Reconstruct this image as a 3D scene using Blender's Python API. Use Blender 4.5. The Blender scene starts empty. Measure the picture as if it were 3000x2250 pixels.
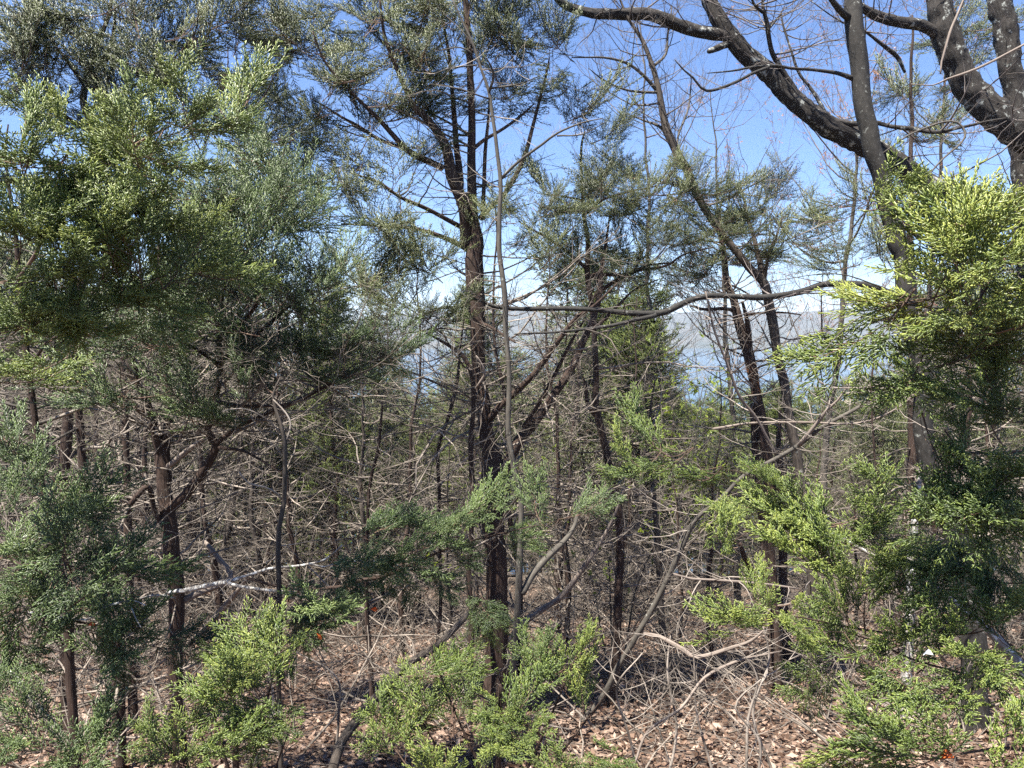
import bpy, math
import numpy as np
from mathutils import Vector, Matrix

rng = np.random.default_rng(7)
sc = bpy.context.scene
col = sc.collection

# ------------------------------------------------------------------ camera
F = 2238.0                       # focal length in pixels of the 3000 px wide photograph
PITCH = math.radians(3.97)
CAMZ = 1.6
cam_d = bpy.data.cameras.new('camera')
cam = bpy.data.objects.new('camera', cam_d)
col.objects.link(cam)
cam.location = (0, 0, CAMZ)
cam.rotation_euler = (math.radians(90) - PITCH, 0, 0)
cam_d.sensor_width = 36.0
cam_d.lens = 36.0 * F / 3000.0
cam_d.clip_start = 0.05
cam_d.clip_end = 9000
sc.camera = cam

# ------------------------------------------------------------------ sky, sun, exposure
SUN_EL = math.radians(66)
SUN_AZ = math.radians(-132)      # clockwise from +Y: the sun stands high behind the viewer, to the left
w = bpy.data.worlds.new('World')
sc.world = w
w.use_nodes = True
nt = w.node_tree
sky = nt.nodes.new('ShaderNodeTexSky')
sky.sky_type = 'NISHITA'
sky.sun_disc = False
sky.sun_elevation = SUN_EL
sky.sun_rotation = SUN_AZ
sky.air_density = 1.0
sky.dust_density = 0.1
sky.ozone_density = 6.0
bg = nt.nodes['Background']
tone = nt.nodes.new('ShaderNodeMixRGB'); tone.blend_type = 'MULTIPLY'
tone.inputs[0].default_value = 1.0; tone.inputs[2].default_value = (.92, .97, 1.14, 1)
nt.links.new(sky.outputs[0], tone.inputs[1])
nt.links.new(tone.outputs[0], bg.inputs[0])
bg.inputs[1].default_value = 0.052
sun_d = bpy.data.lights.new('sun', 'SUN')
sun = bpy.data.objects.new('sun', sun_d)
col.objects.link(sun)
sun_d.energy = 5.0
sun_d.angle = math.radians(0.53)
sun_d.color = (1.0, 0.95, 0.87)
sdir = Vector((math.sin(SUN_AZ) * math.cos(SUN_EL), math.cos(SUN_AZ) * math.cos(SUN_EL), math.sin(SUN_EL)))
sun.rotation_euler = sdir.to_track_quat('Z', 'Y').to_euler()
sc.view_settings.view_transform = 'Standard'
sc.view_settings.look = 'None'
sc.view_settings.gamma = 1.0
sc.view_settings.exposure = 1.9
sc.render.engine = 'CYCLES'
sc.cycles.max_bounces = 6
sc.cycles.diffuse_bounces = 2
sc.cycles.glossy_bounces = 2
sc.cycles.transmission_bounces = 4
sc.cycles.transparent_max_bounces = 4
sc.cycles.volume_bounces = 0
sc.cycles.use_denoising = False
sc.cycles.caustics_reflective = False
sc.cycles.caustics_refractive = False

# ------------------------------------------------------------------ geometry helpers
CP, SP = math.cos(PITCH), math.sin(PITCH)
KD = 3000.0 / 2212.0


def W(x, y, d):
    """point at photograph pixel x, y (3000 px scale) and depth d"""
    cx = (x - 1500.0) / F * d
    cy = (1125.0 - y) / F * d
    return np.array([cx, d * CP + cy * SP, CAMZ - d * SP + cy * CP])


_gw = [(rng.uniform(0.15, 0.9), rng.uniform(0, 6.28), rng.uniform(0, 6.28)) for _ in range(7)]


def ground_z(x, y):
    x = np.asarray(x, float); y = np.asarray(y, float)
    yy = np.maximum(y, -2.0)
    z = -0.28 * yy - 0.0006 * np.maximum(yy - 20, 0) ** 2
    for f, a, b in _gw:
        z = z + 0.05 / (0.4 + f) * np.sin(f * (x * math.cos(a) + y * math.sin(a)) + b) * np.minimum(1, yy / 6 + .4)
    return z


def unit(v):
    return v / np.maximum(np.linalg.norm(v, axis=-1, keepdims=True), 1e-9)


def make_mesh(name, V, Fc, mat, parent=None, origin=None, smooth=False, attrs=None, uv=None, kind=None):
    V = np.asarray(V, np.float32)
    if origin is not None:
        V = V - np.asarray(origin, np.float32)
    Fc = np.asarray(Fc, np.int32)
    me = bpy.data.meshes.new(name)
    n, k = Fc.shape
    me.vertices.add(len(V))
    me.vertices.foreach_set('co', V.ravel())
    me.loops.add(n * k)
    me.loops.foreach_set('vertex_index', Fc.ravel())
    me.polygons.add(n)
    me.polygons.foreach_set('loop_start', np.arange(n, dtype=np.int32) * k)
    me.polygons.foreach_set('loop_total', np.full(n, k, np.int32))
    if smooth:
        me.polygons.foreach_set('use_smooth', np.ones(n, bool))
    if attrs:
        for an, av in attrs.items():
            a = me.attributes.new(an, 'FLOAT', 'POINT')
            a.data.foreach_set('value', np.asarray(av, np.float32))
    if uv is not None:
        l = me.uv_layers.new(name='UVMap')
        l.data.foreach_set('uv', np.asarray(uv, np.float32)[Fc.ravel()].ravel())
    me.update(calc_edges=True)
    me.materials.append(mat)
    o = bpy.data.objects.new(name, me)
    o.color = (0, 0, 0, 1)
    col.objects.link(o)
    if parent is not None:
        o.parent = parent
    elif origin is not None:
        o.location = origin
    if kind:
        o['kind'] = kind
    return o


def tubes(P, R, sides=3):
    """P [N,K,3], R [N,K] -> verts, quads"""
    N, K = R.shape
    T = unit(np.gradient(P, axis=1))
    ref = unit(rng.normal(size=(N, 1, 3)))
    n1 = unit(np.cross(T, ref))
    n2 = np.cross(T, n1)
    a = np.arange(sides) * 2 * math.pi / sides
    ring = P[:, :, None, :] + R[:, :, None, None] * (np.cos(a)[None, None, :, None] * n1[:, :, None, :] + np.sin(a)[None, None, :, None] * n2[:, :, None, :])
    V = ring.reshape(-1, 3)
    base = np.arange(N)[:, None, None] * (K * sides) + np.arange(K - 1)[None, :, None] * sides
    s = np.arange(sides)[None, None, :]
    s2 = (s + 1) % sides
    Fc = np.stack([base + s, base + s2, base + sides + s2, base + sides + s], -1).reshape(-1, 4)
    return V, Fc


class Bag:
    """collects many small tubes; built as one mesh"""
    def __init__(self):
        self.V, self.F, self.n = [], [], 0

    def add(self, P, R, sides=3):
        if len(P) == 0:
            return
        V, Fc = tubes(np.asarray(P), np.asarray(R), sides)
        self.V.append(V); self.F.append(Fc + self.n); self.n += len(V)

    def build(self, name, mat, parent, origin, kind='stuff'):
        if not self.V:
            return None
        return make_mesh(name, np.concatenate(self.V), np.concatenate(self.F), mat, parent, origin, smooth=True, kind=kind)


def catmull(P, step):
    P = np.asarray(P, float)
    n = len(P)
    if n == 2:
        m = max(3, int(np.linalg.norm(P[1, :3] - P[0, :3]) / step) + 1)
        t = np.linspace(0, 1, m)[:, None]
        return P[0] * (1 - t) + P[1] * t
    out = []
    E = np.vstack([2 * P[0] - P[1], P, 2 * P[-1] - P[-2]])
    for i in range(n - 1):
        p0, p1, p2, p3 = E[i:i + 4]
        m = max(2, int(np.linalg.norm(p2[:3] - p1[:3]) / step))
        t = (np.arange(m) / m)[:, None]
        out.append(0.5 * (2 * p1 + (p2 - p0) * t + (2 * p0 - 5 * p1 + 4 * p2 - p3) * t ** 2 + (3 * p1 - p0 - 3 * p2 + p3) * t ** 3))
    out.append(P[-1:])
    return np.vstack(out)


def gridnoise(u, v, nu, period=64):
    """value noise, periodic in u with nu cells"""
    g = rng.random((nu, period))
    iu = np.floor(u).astype(int); iv = np.floor(v).astype(int)
    fu = u - iu; fv = v - iv
    fu = fu * fu * (3 - 2 * fu); fv = fv * fv * (3 - 2 * fv)
    a = g[iu % nu, iv % period]; b = g[(iu + 1) % nu, iv % period]
    c = g[iu % nu, (iv + 1) % period]; d = g[(iu + 1) % nu, (iv + 1) % period]
    return (a * (1 - fu) + b * fu) * (1 - fv) + (c * (1 - fu) + d * fu) * fv


def stem_mesh(path, bark=None):
    """path [K,4] world xyz + radius; parallel-transported rings, bark relief in the geometry"""
    P = path[:, :3]; R = path[:, 3]
    K = len(P)
    rmax = R.max()
    sides = 22 if rmax > 0.09 else 14 if rmax > 0.045 else 8 if rmax > 0.015 else 6
    T = unit(np.gradient(P, axis=0))
    N = np.zeros_like(P)
    r0 = np.array([1.0, 0, 0]) if abs(T[0][0]) < .8 else np.array([0, 1.0, 0])
    N[0] = unit(np.cross(T[0], r0))
    for i in range(1, K):
        v = N[i - 1] - T[i] * np.dot(N[i - 1], T[i])
        N[i] = unit(v)
    B = np.cross(T, N)
    L = np.concatenate([[0], np.cumsum(np.linalg.norm(np.diff(P, axis=0), axis=1))])
    a = np.arange(sides) * 2 * math.pi / sides
    U, VV = np.meshgrid(np.arange(sides), L)
    amp = {'cedar': .10, 'oak': .17, 'grey': .05, 'dead': .10, None: .05}[bark]
    fl = {'cedar': 3.5, 'oak': 9.0, 'grey': 4.0, 'dead': 5.0, None: 5.0}[bark]
    nz = gridnoise(U * 1.0, VV * fl, sides) - .5
    nz2 = gridnoise(U / sides * 4.0, VV * 2.2, 4) - .5
    rr = R[:, None] * (1 + amp * 2 * nz + .16 * nz2)
    V = P[:, None, :] + rr[:, :, None] * (np.cos(a)[None, :, None] * N[:, None, :] + np.sin(a)[None, :, None] * B[:, None, :])
    uv = np.stack([U / sides * 2 * math.pi * np.maximum(R[:, None], .01), VV], -1).reshape(-1, 2)
    i = np.arange(K - 1)[:, None] * sides
    s = np.arange(sides)[None, :]; s2 = (s + 1) % sides
    Fc = np.stack([i + s, i + s2, i + sides + s2, i + sides + s], -1).reshape(-1, 4)
    V = V.reshape(-1, 3)
    # closed ends
    c0 = len(V)
    V = np.vstack([V, P[:1] - T[:1] * R[0] * .3, P[-1:] + T[-1:] * R[-1] * .4])
    uv = np.vstack([uv, uv[:1], uv[-1:]])
    ss = np.arange(0, sides, 2)
    caps = [[c0, (x + 2) % sides, (x + 1) % sides, x] for x in ss]
    e = (K - 1) * sides
    caps += [[c0 + 1, e + x, e + (x + 1) % sides, e + (x + 2) % sides] for x in ss]
    Fc = np.vstack([Fc, np.array(caps)])
    return V, Fc, uv


def grow(P, R, nchild, lr, ang, up=0.15, K=5, wob=.12, tmin=.25, rr=.55, lmin=.6, tip=.35, drop=None):
    """children for each path of P [N,K0,3]; returns child paths and radii"""
    N, K0, _ = P.shape
    if N == 0:
        return np.zeros((0, K, 3)), np.zeros((0, K))
    plen = np.linalg.norm(np.diff(P, axis=1), axis=2).sum(1)
    idx = np.repeat(np.arange(N), nchild)
    M = len(idx)
    t = rng.uniform(tmin, .98, M)
    f = t * (K0 - 1); i0 = np.minimum(f.astype(int), K0 - 2); ff = (f - i0)[:, None]
    p = P[idx, i0] * (1 - ff) + P[idx, i0 + 1] * ff
    tan = unit(P[idx, i0 + 1] - P[idx, i0])
    perp = unit(np.cross(tan, rng.normal(size=(M, 3))))
    an = rng.uniform(ang[0], ang[1], M)[:, None]
    d = unit(tan * np.cos(an) + perp * np.sin(an) + np.array([0, 0, up]))
    ln = plen[idx] * lr * rng.uniform(lmin, 1.15, M) * (1.15 - .55 * t)
    r0 = (R[idx, i0] * (1 - ff[:, 0]) + R[idx, i0 + 1] * ff[:, 0]) * rr
    C = np.zeros((M, K, 3)); C[:, 0] = p
    cur = d
    for k in range(1, K):
        cur = unit(cur + rng.normal(size=(M, 3)) * wob + np.array([0, 0, up * .35]))
        C[:, k] = C[:, k - 1] + cur * (ln / (K - 1))[:, None]
    rad = r0[:, None] * np.linspace(1, tip, K)[None, :]
    return C, rad


# ------------------------------------------------------------------ foliage sprays
def cords_to_mesh(S, E, Wd, tipf, flat=0, zn=.45):
    """scale-leaved cords: flat 0 = three sided blunt prisms, 1 = one face, 2 = slim three sided pyramids"""
    d = unit(E - S)
    n1 = unit(np.cross(d, unit(np.array([0, 0, 1.0]) + rng.normal(size=S.shape) * zn)))
    n2 = np.cross(d, n1)
    M = len(S)
    w2 = Wd[:, None] * .5
    if flat == 1:
        V = np.stack([S - n1 * w2, S + n1 * w2, E], 1).reshape(-1, 3)
        return V, np.arange(M * 3).reshape(-1, 3), np.repeat(tipf, 3) + np.tile([-.06, -.06, .1], M)
    ring = lambda c, f: [c + w2 * f * (math.cos(a) * n1 + math.sin(a) * n2) for a in (.52, 2.62, 4.71)]
    if flat == 2:
        V = np.stack(ring(S, 1.0) + [E], 1).reshape(-1, 3)
        b = (np.arange(M) * 4)[:, None]
        Fc = np.concatenate([b + np.array(t) for t in ((0, 1, 3), (1, 2, 3), (2, 0, 3))], 1).reshape(-1, 3)
        return V, Fc, np.repeat(tipf, 4) + np.tile([-.05, -.05, -.05, .14], M)
    V = np.stack(ring(S, .8) + ring(E, .95), 1).reshape(-1, 3)
    b = (np.arange(M) * 6)[:, None]
    T = ((0, 1, 4), (0, 4, 3), (1, 2, 5), (1, 5, 4), (2, 0, 3), (2, 3, 5), (3, 4, 5))
    Fc = np.concatenate([b + np.array(t) for t in T], 1).reshape(-1, 3)
    return V, Fc, np.repeat(tipf, 6) + np.tile([-.07, -.07, -.07, .12, .12, .12], M)


def make_spray(length, nside, sublen, cord, width, dens, nax=5, flat=0, fan=.33):
    S, E, Wd, Tp = [], [], [], []
    ax = lambda t: np.array([length * t, length * .05 * math.sin(2.6 * t + 1), length * .16 * t * t])
    for j in range(nax):
        S.append(ax(j / nax)); E.append(ax((j + 1.1) / nax)); Wd.append(width * .6); Tp.append(-.2)
    for j in range(nside):
        t = (j + .7) / (nside + .5)
        p = ax(t)
        sgn = 1 if j % 2 else -1
        L = sublen * (1.1 - .85 * t) * rng.uniform(.7, 1.2)
        roll = rng.normal(0, .5)
        d = np.array([.85, sgn * .75 * math.cos(roll), .75 * math.sin(roll) + .15])
        d = d / np.linalg.norm(d)
        n = max(2, int(L / cord * dens))
        for q in range(n):
            tt = q / n
            s = p + d * L * tt + np.array([0, 0, .12 * L * tt * tt])
            dd = d + rng.normal(size=3) * fan
            dd[0] += .3
            dd /= np.linalg.norm(dd)
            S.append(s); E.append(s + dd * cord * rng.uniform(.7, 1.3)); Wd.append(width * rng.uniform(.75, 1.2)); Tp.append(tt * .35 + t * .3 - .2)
        S.append(p); E.append(p + d * L * .9); Wd.append(width * .5); Tp.append(-.12)
    return cords_to_mesh(np.array(S), np.array(E), np.array(Wd), np.array(Tp), flat)


PROTO = {
    'near': [make_spray(.13, 12, .055, .016, .0044, 1.45, 4, 0) for _ in range(4)],
    'mid': [make_spray(.17, 10, .075, .024, .0070, 1.3, 3, 2) for _ in range(4)],
    'back': [make_spray(.36, 7, .16, .08, .023, 1.1, 3, 2) for _ in range(5)],
    'far': [make_spray(.8, 5, .4, .34, .09, 1.0, 2, 1) for _ in range(5)],
    'bud': [make_spray(.05, 2, .02, .02, .009, 1.0, 1, 1) for _ in range(5)],
    'leaf': [make_spray(.08, 3, .03, .04, .028, 1.0, 1, 1) for _ in range(5)],
}


def make_bough(kind, L, nside, side):
    """a leafy bough: woody twigs with the sprays on them, lying along +X, upper side +Z"""
    tw, tr_ = [], []
    ph = rng.uniform(0, 6)
    ax = lambda t: np.array([L * t, .05 * L * math.sin(3.2 * t + ph), L * (-.10 * math.sin(math.pi * t) + .10 * t * t)])
    K = 7
    tw.append([ax(t) for t in np.linspace(0, .97, K)]); tr_.append(np.linspace(.0042, .0012, K) * (L / .4) ** .5)
    P, D = [], []
    step = L / nside
    for j in range(nside):
        t = .10 + .86 * (j + rng.uniform(.2, .8)) / nside
        p = ax(t)
        sg = 1 if j % 2 else -1
        l = side * L * (1.12 - .85 * t) * rng.uniform(.55, 1.15)
        yaw = rng.uniform(.6, 1.05); rl = rng.normal(.12, .38)
        d = unit(np.array([math.cos(yaw), sg * math.sin(yaw) * math.cos(rl), math.sin(yaw) * math.sin(rl) + .05]))
        bend = np.array([.25, 0, .12])
        pts = [p + d * l * u + bend * l * u * u * .6 for u in np.linspace(0, 1, K)]
        tw.append(pts); tr_.append(np.linspace(.0022, .0008, K) * (L / .4) ** .5)
        n = max(1, int(l / (.042 if kind == 'near' else .062)))
        for q in range(n + 1):
            u = (q + 1) / (n + 1)
            pp = p + d * l * u + bend * l * u * u * .6
            if q == n:
                dd = d + bend * .7
            else:
                dd = unit(d * .8 + np.array([.55, (1 if q % 2 else -1) * .45, .12]) + rng.normal(size=3) * .2)
            P.append(pp); D.append(dd)
    for t in (.6, .72, .82, .9, .97):
        P.append(ax(t)); D.append(np.array([1, rng.normal(0, .5), .25 + rng.normal(0, .2)]))
    P = np.array(P); D = unit(np.array(D))
    up = unit(np.array([0, 0, 1.0]) + rng.normal(size=P.shape) * .28)
    Y = unit(np.cross(up, D)); Z = np.cross(D, Y)
    S = rng.uniform(.75, 1.2, len(P))
    M = np.stack([D, Y, Z], 1) * S[:, None, None]
    tv, tf = tubes(np.array(tw), np.array(tr_), 3)
    tf = np.concatenate([tf[:, [0, 1, 2]], tf[:, [0, 2, 3]]])
    VV, FF, TT, n = [tv], [tf], [np.zeros(len(tv))], len(tv)
    for i in range(len(P)):
        pv, pf, pt = PROTO[kind][rng.integers(0, len(PROTO[kind]))]
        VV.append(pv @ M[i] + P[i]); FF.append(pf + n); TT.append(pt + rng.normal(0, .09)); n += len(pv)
    V = np.concatenate(VV).astype(np.float32); Fc = np.concatenate(FF).astype(np.int32); T = np.concatenate(TT).astype(np.float32)
    me = bpy.data.meshes.new('bough')
    m = len(Fc)
    me.vertices.add(len(V)); me.vertices.foreach_set('co', V.ravel())
    me.loops.add(m * 3); me.loops.foreach_set('vertex_index', Fc.ravel())
    me.polygons.add(m)
    me.polygons.foreach_set('loop_start', np.arange(m, dtype=np.int32) * 3)
    me.polygons.foreach_set('loop_total', np.full(m, 3, np.int32))
    me.polygons.foreach_set('use_smooth', np.ones(m, bool))
    mi = np.ones(m, np.int32); mi[:len(tf)] = 0
    me.polygons.foreach_set('material_index', mi)
    a = me.attributes.new('tint', 'FLOAT', 'POINT'); a.data.foreach_set('value', T)
    me.update(calc_edges=True)
    me.materials.append(None); me.materials.append(None)
    return me


BL = {'near': .36, 'mid': .62}
BOUGH = {'near': [make_bough('near', .36, 11, .50) for _ in range(6)], 'mid': [make_bough('mid', .62, 13, .46) for _ in range(6)]}
SZ = {'near': .85, 'mid': .95}
COV = {'near': 1.9, 'mid': 2.7}


class Leafage:
    def __init__(self):
        self.P, self.D, self.S, self.T, self.K = [], [], [], [], []

    def add(self, p, d, s, t, kind):
        p = np.atleast_2d(p)
        n = len(p)
        self.P.append(p); self.D.append(np.broadcast_to(d, (n, 3))); self.S.append(np.broadcast_to(s, (n,)))
        self.T.append(np.broadcast_to(t, (n,))); self.K += [kind] * n

    def build(self, name, mat, parent, origin):
        if not self.P:
            return None
        P = np.concatenate(self.P); D = unit(np.concatenate(self.D)); S = np.concatenate(self.S); T = np.concatenate(self.T)
        K = np.array(self.K)
        up = unit(np.array([0, -.25, 1.0]) + rng.normal(size=P.shape) * .6)
        Y = unit(np.cross(up, D)); Z = np.cross(D, Y)
        M = np.stack([D, Y, Z], 1) * S[:, None, None]
        VV, FF, TT, n = [], [], [], 0
        which = rng.integers(0, 4, len(P))
        for kd in np.unique(K):
            for q in range(5):
                sel = np.where((K == kd) & (which == q))[0]
                if not len(sel):
                    continue
                pv, pf, pt = PROTO[kd][q]
                v = np.einsum('vi,nij->nvj', pv, M[sel]) + P[sel][:, None, :]
                f = pf[None] + (np.arange(len(sel)) * len(pv))[:, None, None] + n
                VV.append(v.reshape(-1, 3)); FF.append(f.reshape(-1, 3))
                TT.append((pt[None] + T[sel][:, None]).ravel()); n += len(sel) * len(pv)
        return make_mesh(name, np.concatenate(VV), np.concatenate(FF), mat, parent, origin, smooth=True, attrs={'tint': np.concatenate(TT)}, kind='stuff')


# ------------------------------------------------------------------ materials
def mat_base(name):
    m = bpy.data.materials.new(name)
    m.use_nodes = True
    nt = m.node_tree
    return m, nt, nt.nodes['Principled BSDF'], nt.nodes['Material Output']


def ramp(nt, stops):
    r = nt.nodes.new('ShaderNodeValToRGB')
    el = r.color_ramp.elements
    while len(el) < len(stops):
        el.new(.5)
    for e, (p, c) in zip(el, stops):
        e.position = p; e.color = (*c, 1)
    return r


def m_foliage(name, stops, transl=.18, spec=.6, rough=.4):
    m, nt, b, out = mat_base(name)
    at = nt.nodes.new('ShaderNodeAttribute'); at.attribute_name = 'tint'
    r = ramp(nt, stops)
    oi = nt.nodes.new('ShaderNodeObjectInfo')
    sp = nt.nodes.new('ShaderNodeSeparateColor')
    ad = nt.nodes.new('ShaderNodeMath')
    nt.links.new(oi.outputs['Color'], sp.inputs[0]); nt.links.new(at.outputs['Fac'], ad.inputs[0]); nt.links.new(sp.outputs[0], ad.inputs[1])
    nt.links.new(ad.outputs[0], r.inputs[0])
    nt.links.new(r.outputs[0], b.inputs['Base Color'])
    b.inputs['Roughness'].default_value = rough
    b.inputs['Specular IOR Level'].default_value = spec
    tr = nt.nodes.new('ShaderNodeBsdfTranslucent')
    hs = nt.nodes.new('ShaderNodeHueSaturation')
    hs.inputs['Hue'].default_value = .485; hs.inputs['Saturation'].default_value = 1.1; hs.inputs['Value'].default_value = 1.5
    nt.links.new(r.outputs[0], hs.inputs['Color']); nt.links.new(hs.outputs[0], tr.inputs[0])
    mx = nt.nodes.new('ShaderNodeMixShader'); mx.inputs[0].default_value = transl
    nt.links.new(b.outputs[0], mx.inputs[1]); nt.links.new(tr.outputs[0], mx.inputs[2])
    nt.links.new(mx.outputs[0], out.inputs[0])
    return m


def m_bark(name, c1, c2, scale, stretch, lichen=None, lamt=.6, bump=.6, lscale=14):
    m, nt, b, out = mat_base(name)
    uv = nt.nodes.new('ShaderNodeTexCoord')
    mp = nt.nodes.new('ShaderNodeMapping')
    mp.inputs['Scale'].default_value = (scale, scale * stretch, 1)
    nt.links.new(uv.outputs['UV'], mp.inputs[0])
    n = nt.nodes.new('ShaderNodeTexNoise'); n.inputs['Scale'].default_value = 1; n.inputs['Detail'].default_value = 8
    n.inputs['Roughness'].default_value = .7
    nt.links.new(mp.outputs[0], n.inputs['Vector'])
    r = ramp(nt, [(.32, c1), (.68, c2)])
    nt.links.new(n.outputs[0], r.inputs[0])
    cur = r.outputs[0]
    if lichen:
        n2 = nt.nodes.new('ShaderNodeTexNoise'); n2.inputs['Scale'].default_value = lscale; n2.inputs['Detail'].default_value = 5
        n2.inputs['Roughness'].default_value = .65
        nt.links.new(uv.outputs['Object'], n2.inputs['Vector'])
        r2 = ramp(nt, [(lamt, (0, 0, 0)), (lamt + .07, (1, 1, 1))])
        nt.links.new(n2.outputs[0], r2.inputs[0])
        mx = nt.nodes.new('ShaderNodeMixRGB'); mx.inputs[2].default_value = (*lichen, 1)
        nt.links.new(r2.outputs[0], mx.inputs[0]); nt.links.new(cur, mx.inputs[1])
        cur = mx.outputs[0]
    nt.links.new(cur, b.inputs['Base Color'])
    b.inputs['Roughness'].default_value = .85
    b.inputs['Specular IOR Level'].default_value = .25
    bp = nt.nodes.new('ShaderNodeBump'); bp.inputs['Strength'].default_value = bump; bp.inputs['Distance'].default_value = .012
    nt.links.new(n.outputs[0], bp.inputs['Height']); nt.links.new(bp.outputs[0], b.inputs['Normal'])
    return m


def m_twig(name, c1, c2, scale=6):
    m, nt, b, out = mat_base(name)
    tc = nt.nodes.new('ShaderNodeTexCoord')
    n = nt.nodes.new('ShaderNodeTexNoise'); n.inputs['Scale'].default_value = scale; n.inputs['Detail'].default_value = 3
    nt.links.new(tc.outputs['Object'], n.inputs['Vector'])
    r = ramp(nt, [(.35, c1), (.65, c2)])
    nt.links.new(n.outputs[0], r.inputs[0]); nt.links.new(r.outputs[0], b.inputs['Base Color'])
    b.inputs['Roughness'].default_value = .75
    b.inputs['Specular IOR Level'].default_value = .3
    return m


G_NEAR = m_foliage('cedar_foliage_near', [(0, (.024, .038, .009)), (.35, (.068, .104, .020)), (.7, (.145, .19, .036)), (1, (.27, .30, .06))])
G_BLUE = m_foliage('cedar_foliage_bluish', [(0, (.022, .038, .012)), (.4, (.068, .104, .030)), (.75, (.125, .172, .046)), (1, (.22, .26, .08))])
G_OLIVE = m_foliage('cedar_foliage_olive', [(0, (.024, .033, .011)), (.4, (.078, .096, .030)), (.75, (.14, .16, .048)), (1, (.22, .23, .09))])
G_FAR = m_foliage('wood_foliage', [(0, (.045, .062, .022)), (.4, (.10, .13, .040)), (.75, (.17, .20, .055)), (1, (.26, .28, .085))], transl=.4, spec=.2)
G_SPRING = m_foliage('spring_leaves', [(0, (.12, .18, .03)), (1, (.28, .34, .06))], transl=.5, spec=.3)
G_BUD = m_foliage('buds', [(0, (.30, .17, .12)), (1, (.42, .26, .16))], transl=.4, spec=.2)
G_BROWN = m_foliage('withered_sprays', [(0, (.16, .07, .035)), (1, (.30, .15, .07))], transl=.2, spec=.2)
B_CEDAR = m_bark('cedar_bark', (.018, .012, .009), (.075, .048, .036), 60, .09, bump=.9)
B_CEDARG = m_bark('grey_cedar_bark', (.022, .018, .015), (.10, .082, .066), 60, .10, (.22, .22, .19), .64)
B_OAK = m_bark('oak_bark', (.009, .008, .007), (.050, .043, .037), 45, .28, (.30, .31, .28), .58, bump=1.0, lscale=11)
B_GREY = m_bark('smooth_grey_bark', (.016, .015, .013), (.044, .040, .035), 30, .5, (.22, .225, .20), .61, bump=.35, lscale=20)
B_SAP = m_bark('sapling_bark', (.042, .037, .031), (.11, .098, .08), 40, .2, (.28, .28, .24), .63, bump=.3)
B_DEAD = m_bark('dead_wood', (.085, .066, .053), (.29, .24, .20), 60, .1, bump=.5)
B_PALE = m_bark('lichen_limb', (.12, .108, .094), (.30, .28, .255), 50, .15, (.52, .53, .51), .52, bump=.5, lscale=30)
TW_DEAD = m_twig('dead_twigs', (.035, .029, .023), (.25, .21, .17), 3.5)
TW_CEDAR = m_twig('cedar_twigs', (.045, .028, .020), (.18, .115, .08))
TW_BARE = m_twig('bare_twigs', (.06, .05, .046), (.17, .145, .13))
TW_PALE = m_twig('pale_twigs', (.075, .062, .05), (.36, .31, .26), 4)


# ------------------------------------------------------------------ tree builder
TILE = {r + c: (1000 * int(c), 750 * 'abc'.index(r)) for r in 'abc' for c in '012'}


def tr(*segs):
    """polyline traced on the tiles: ('a1', (x, y, w), ...) -> photograph pixels and widths"""
    out = []
    for s in segs:
        ox, oy = TILE[s[0]]
        for (x, y, wd) in s[1:]:
            out.append((ox + x / 2.212, oy + y / 2.212, wd / 2.212))
    return out


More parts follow.
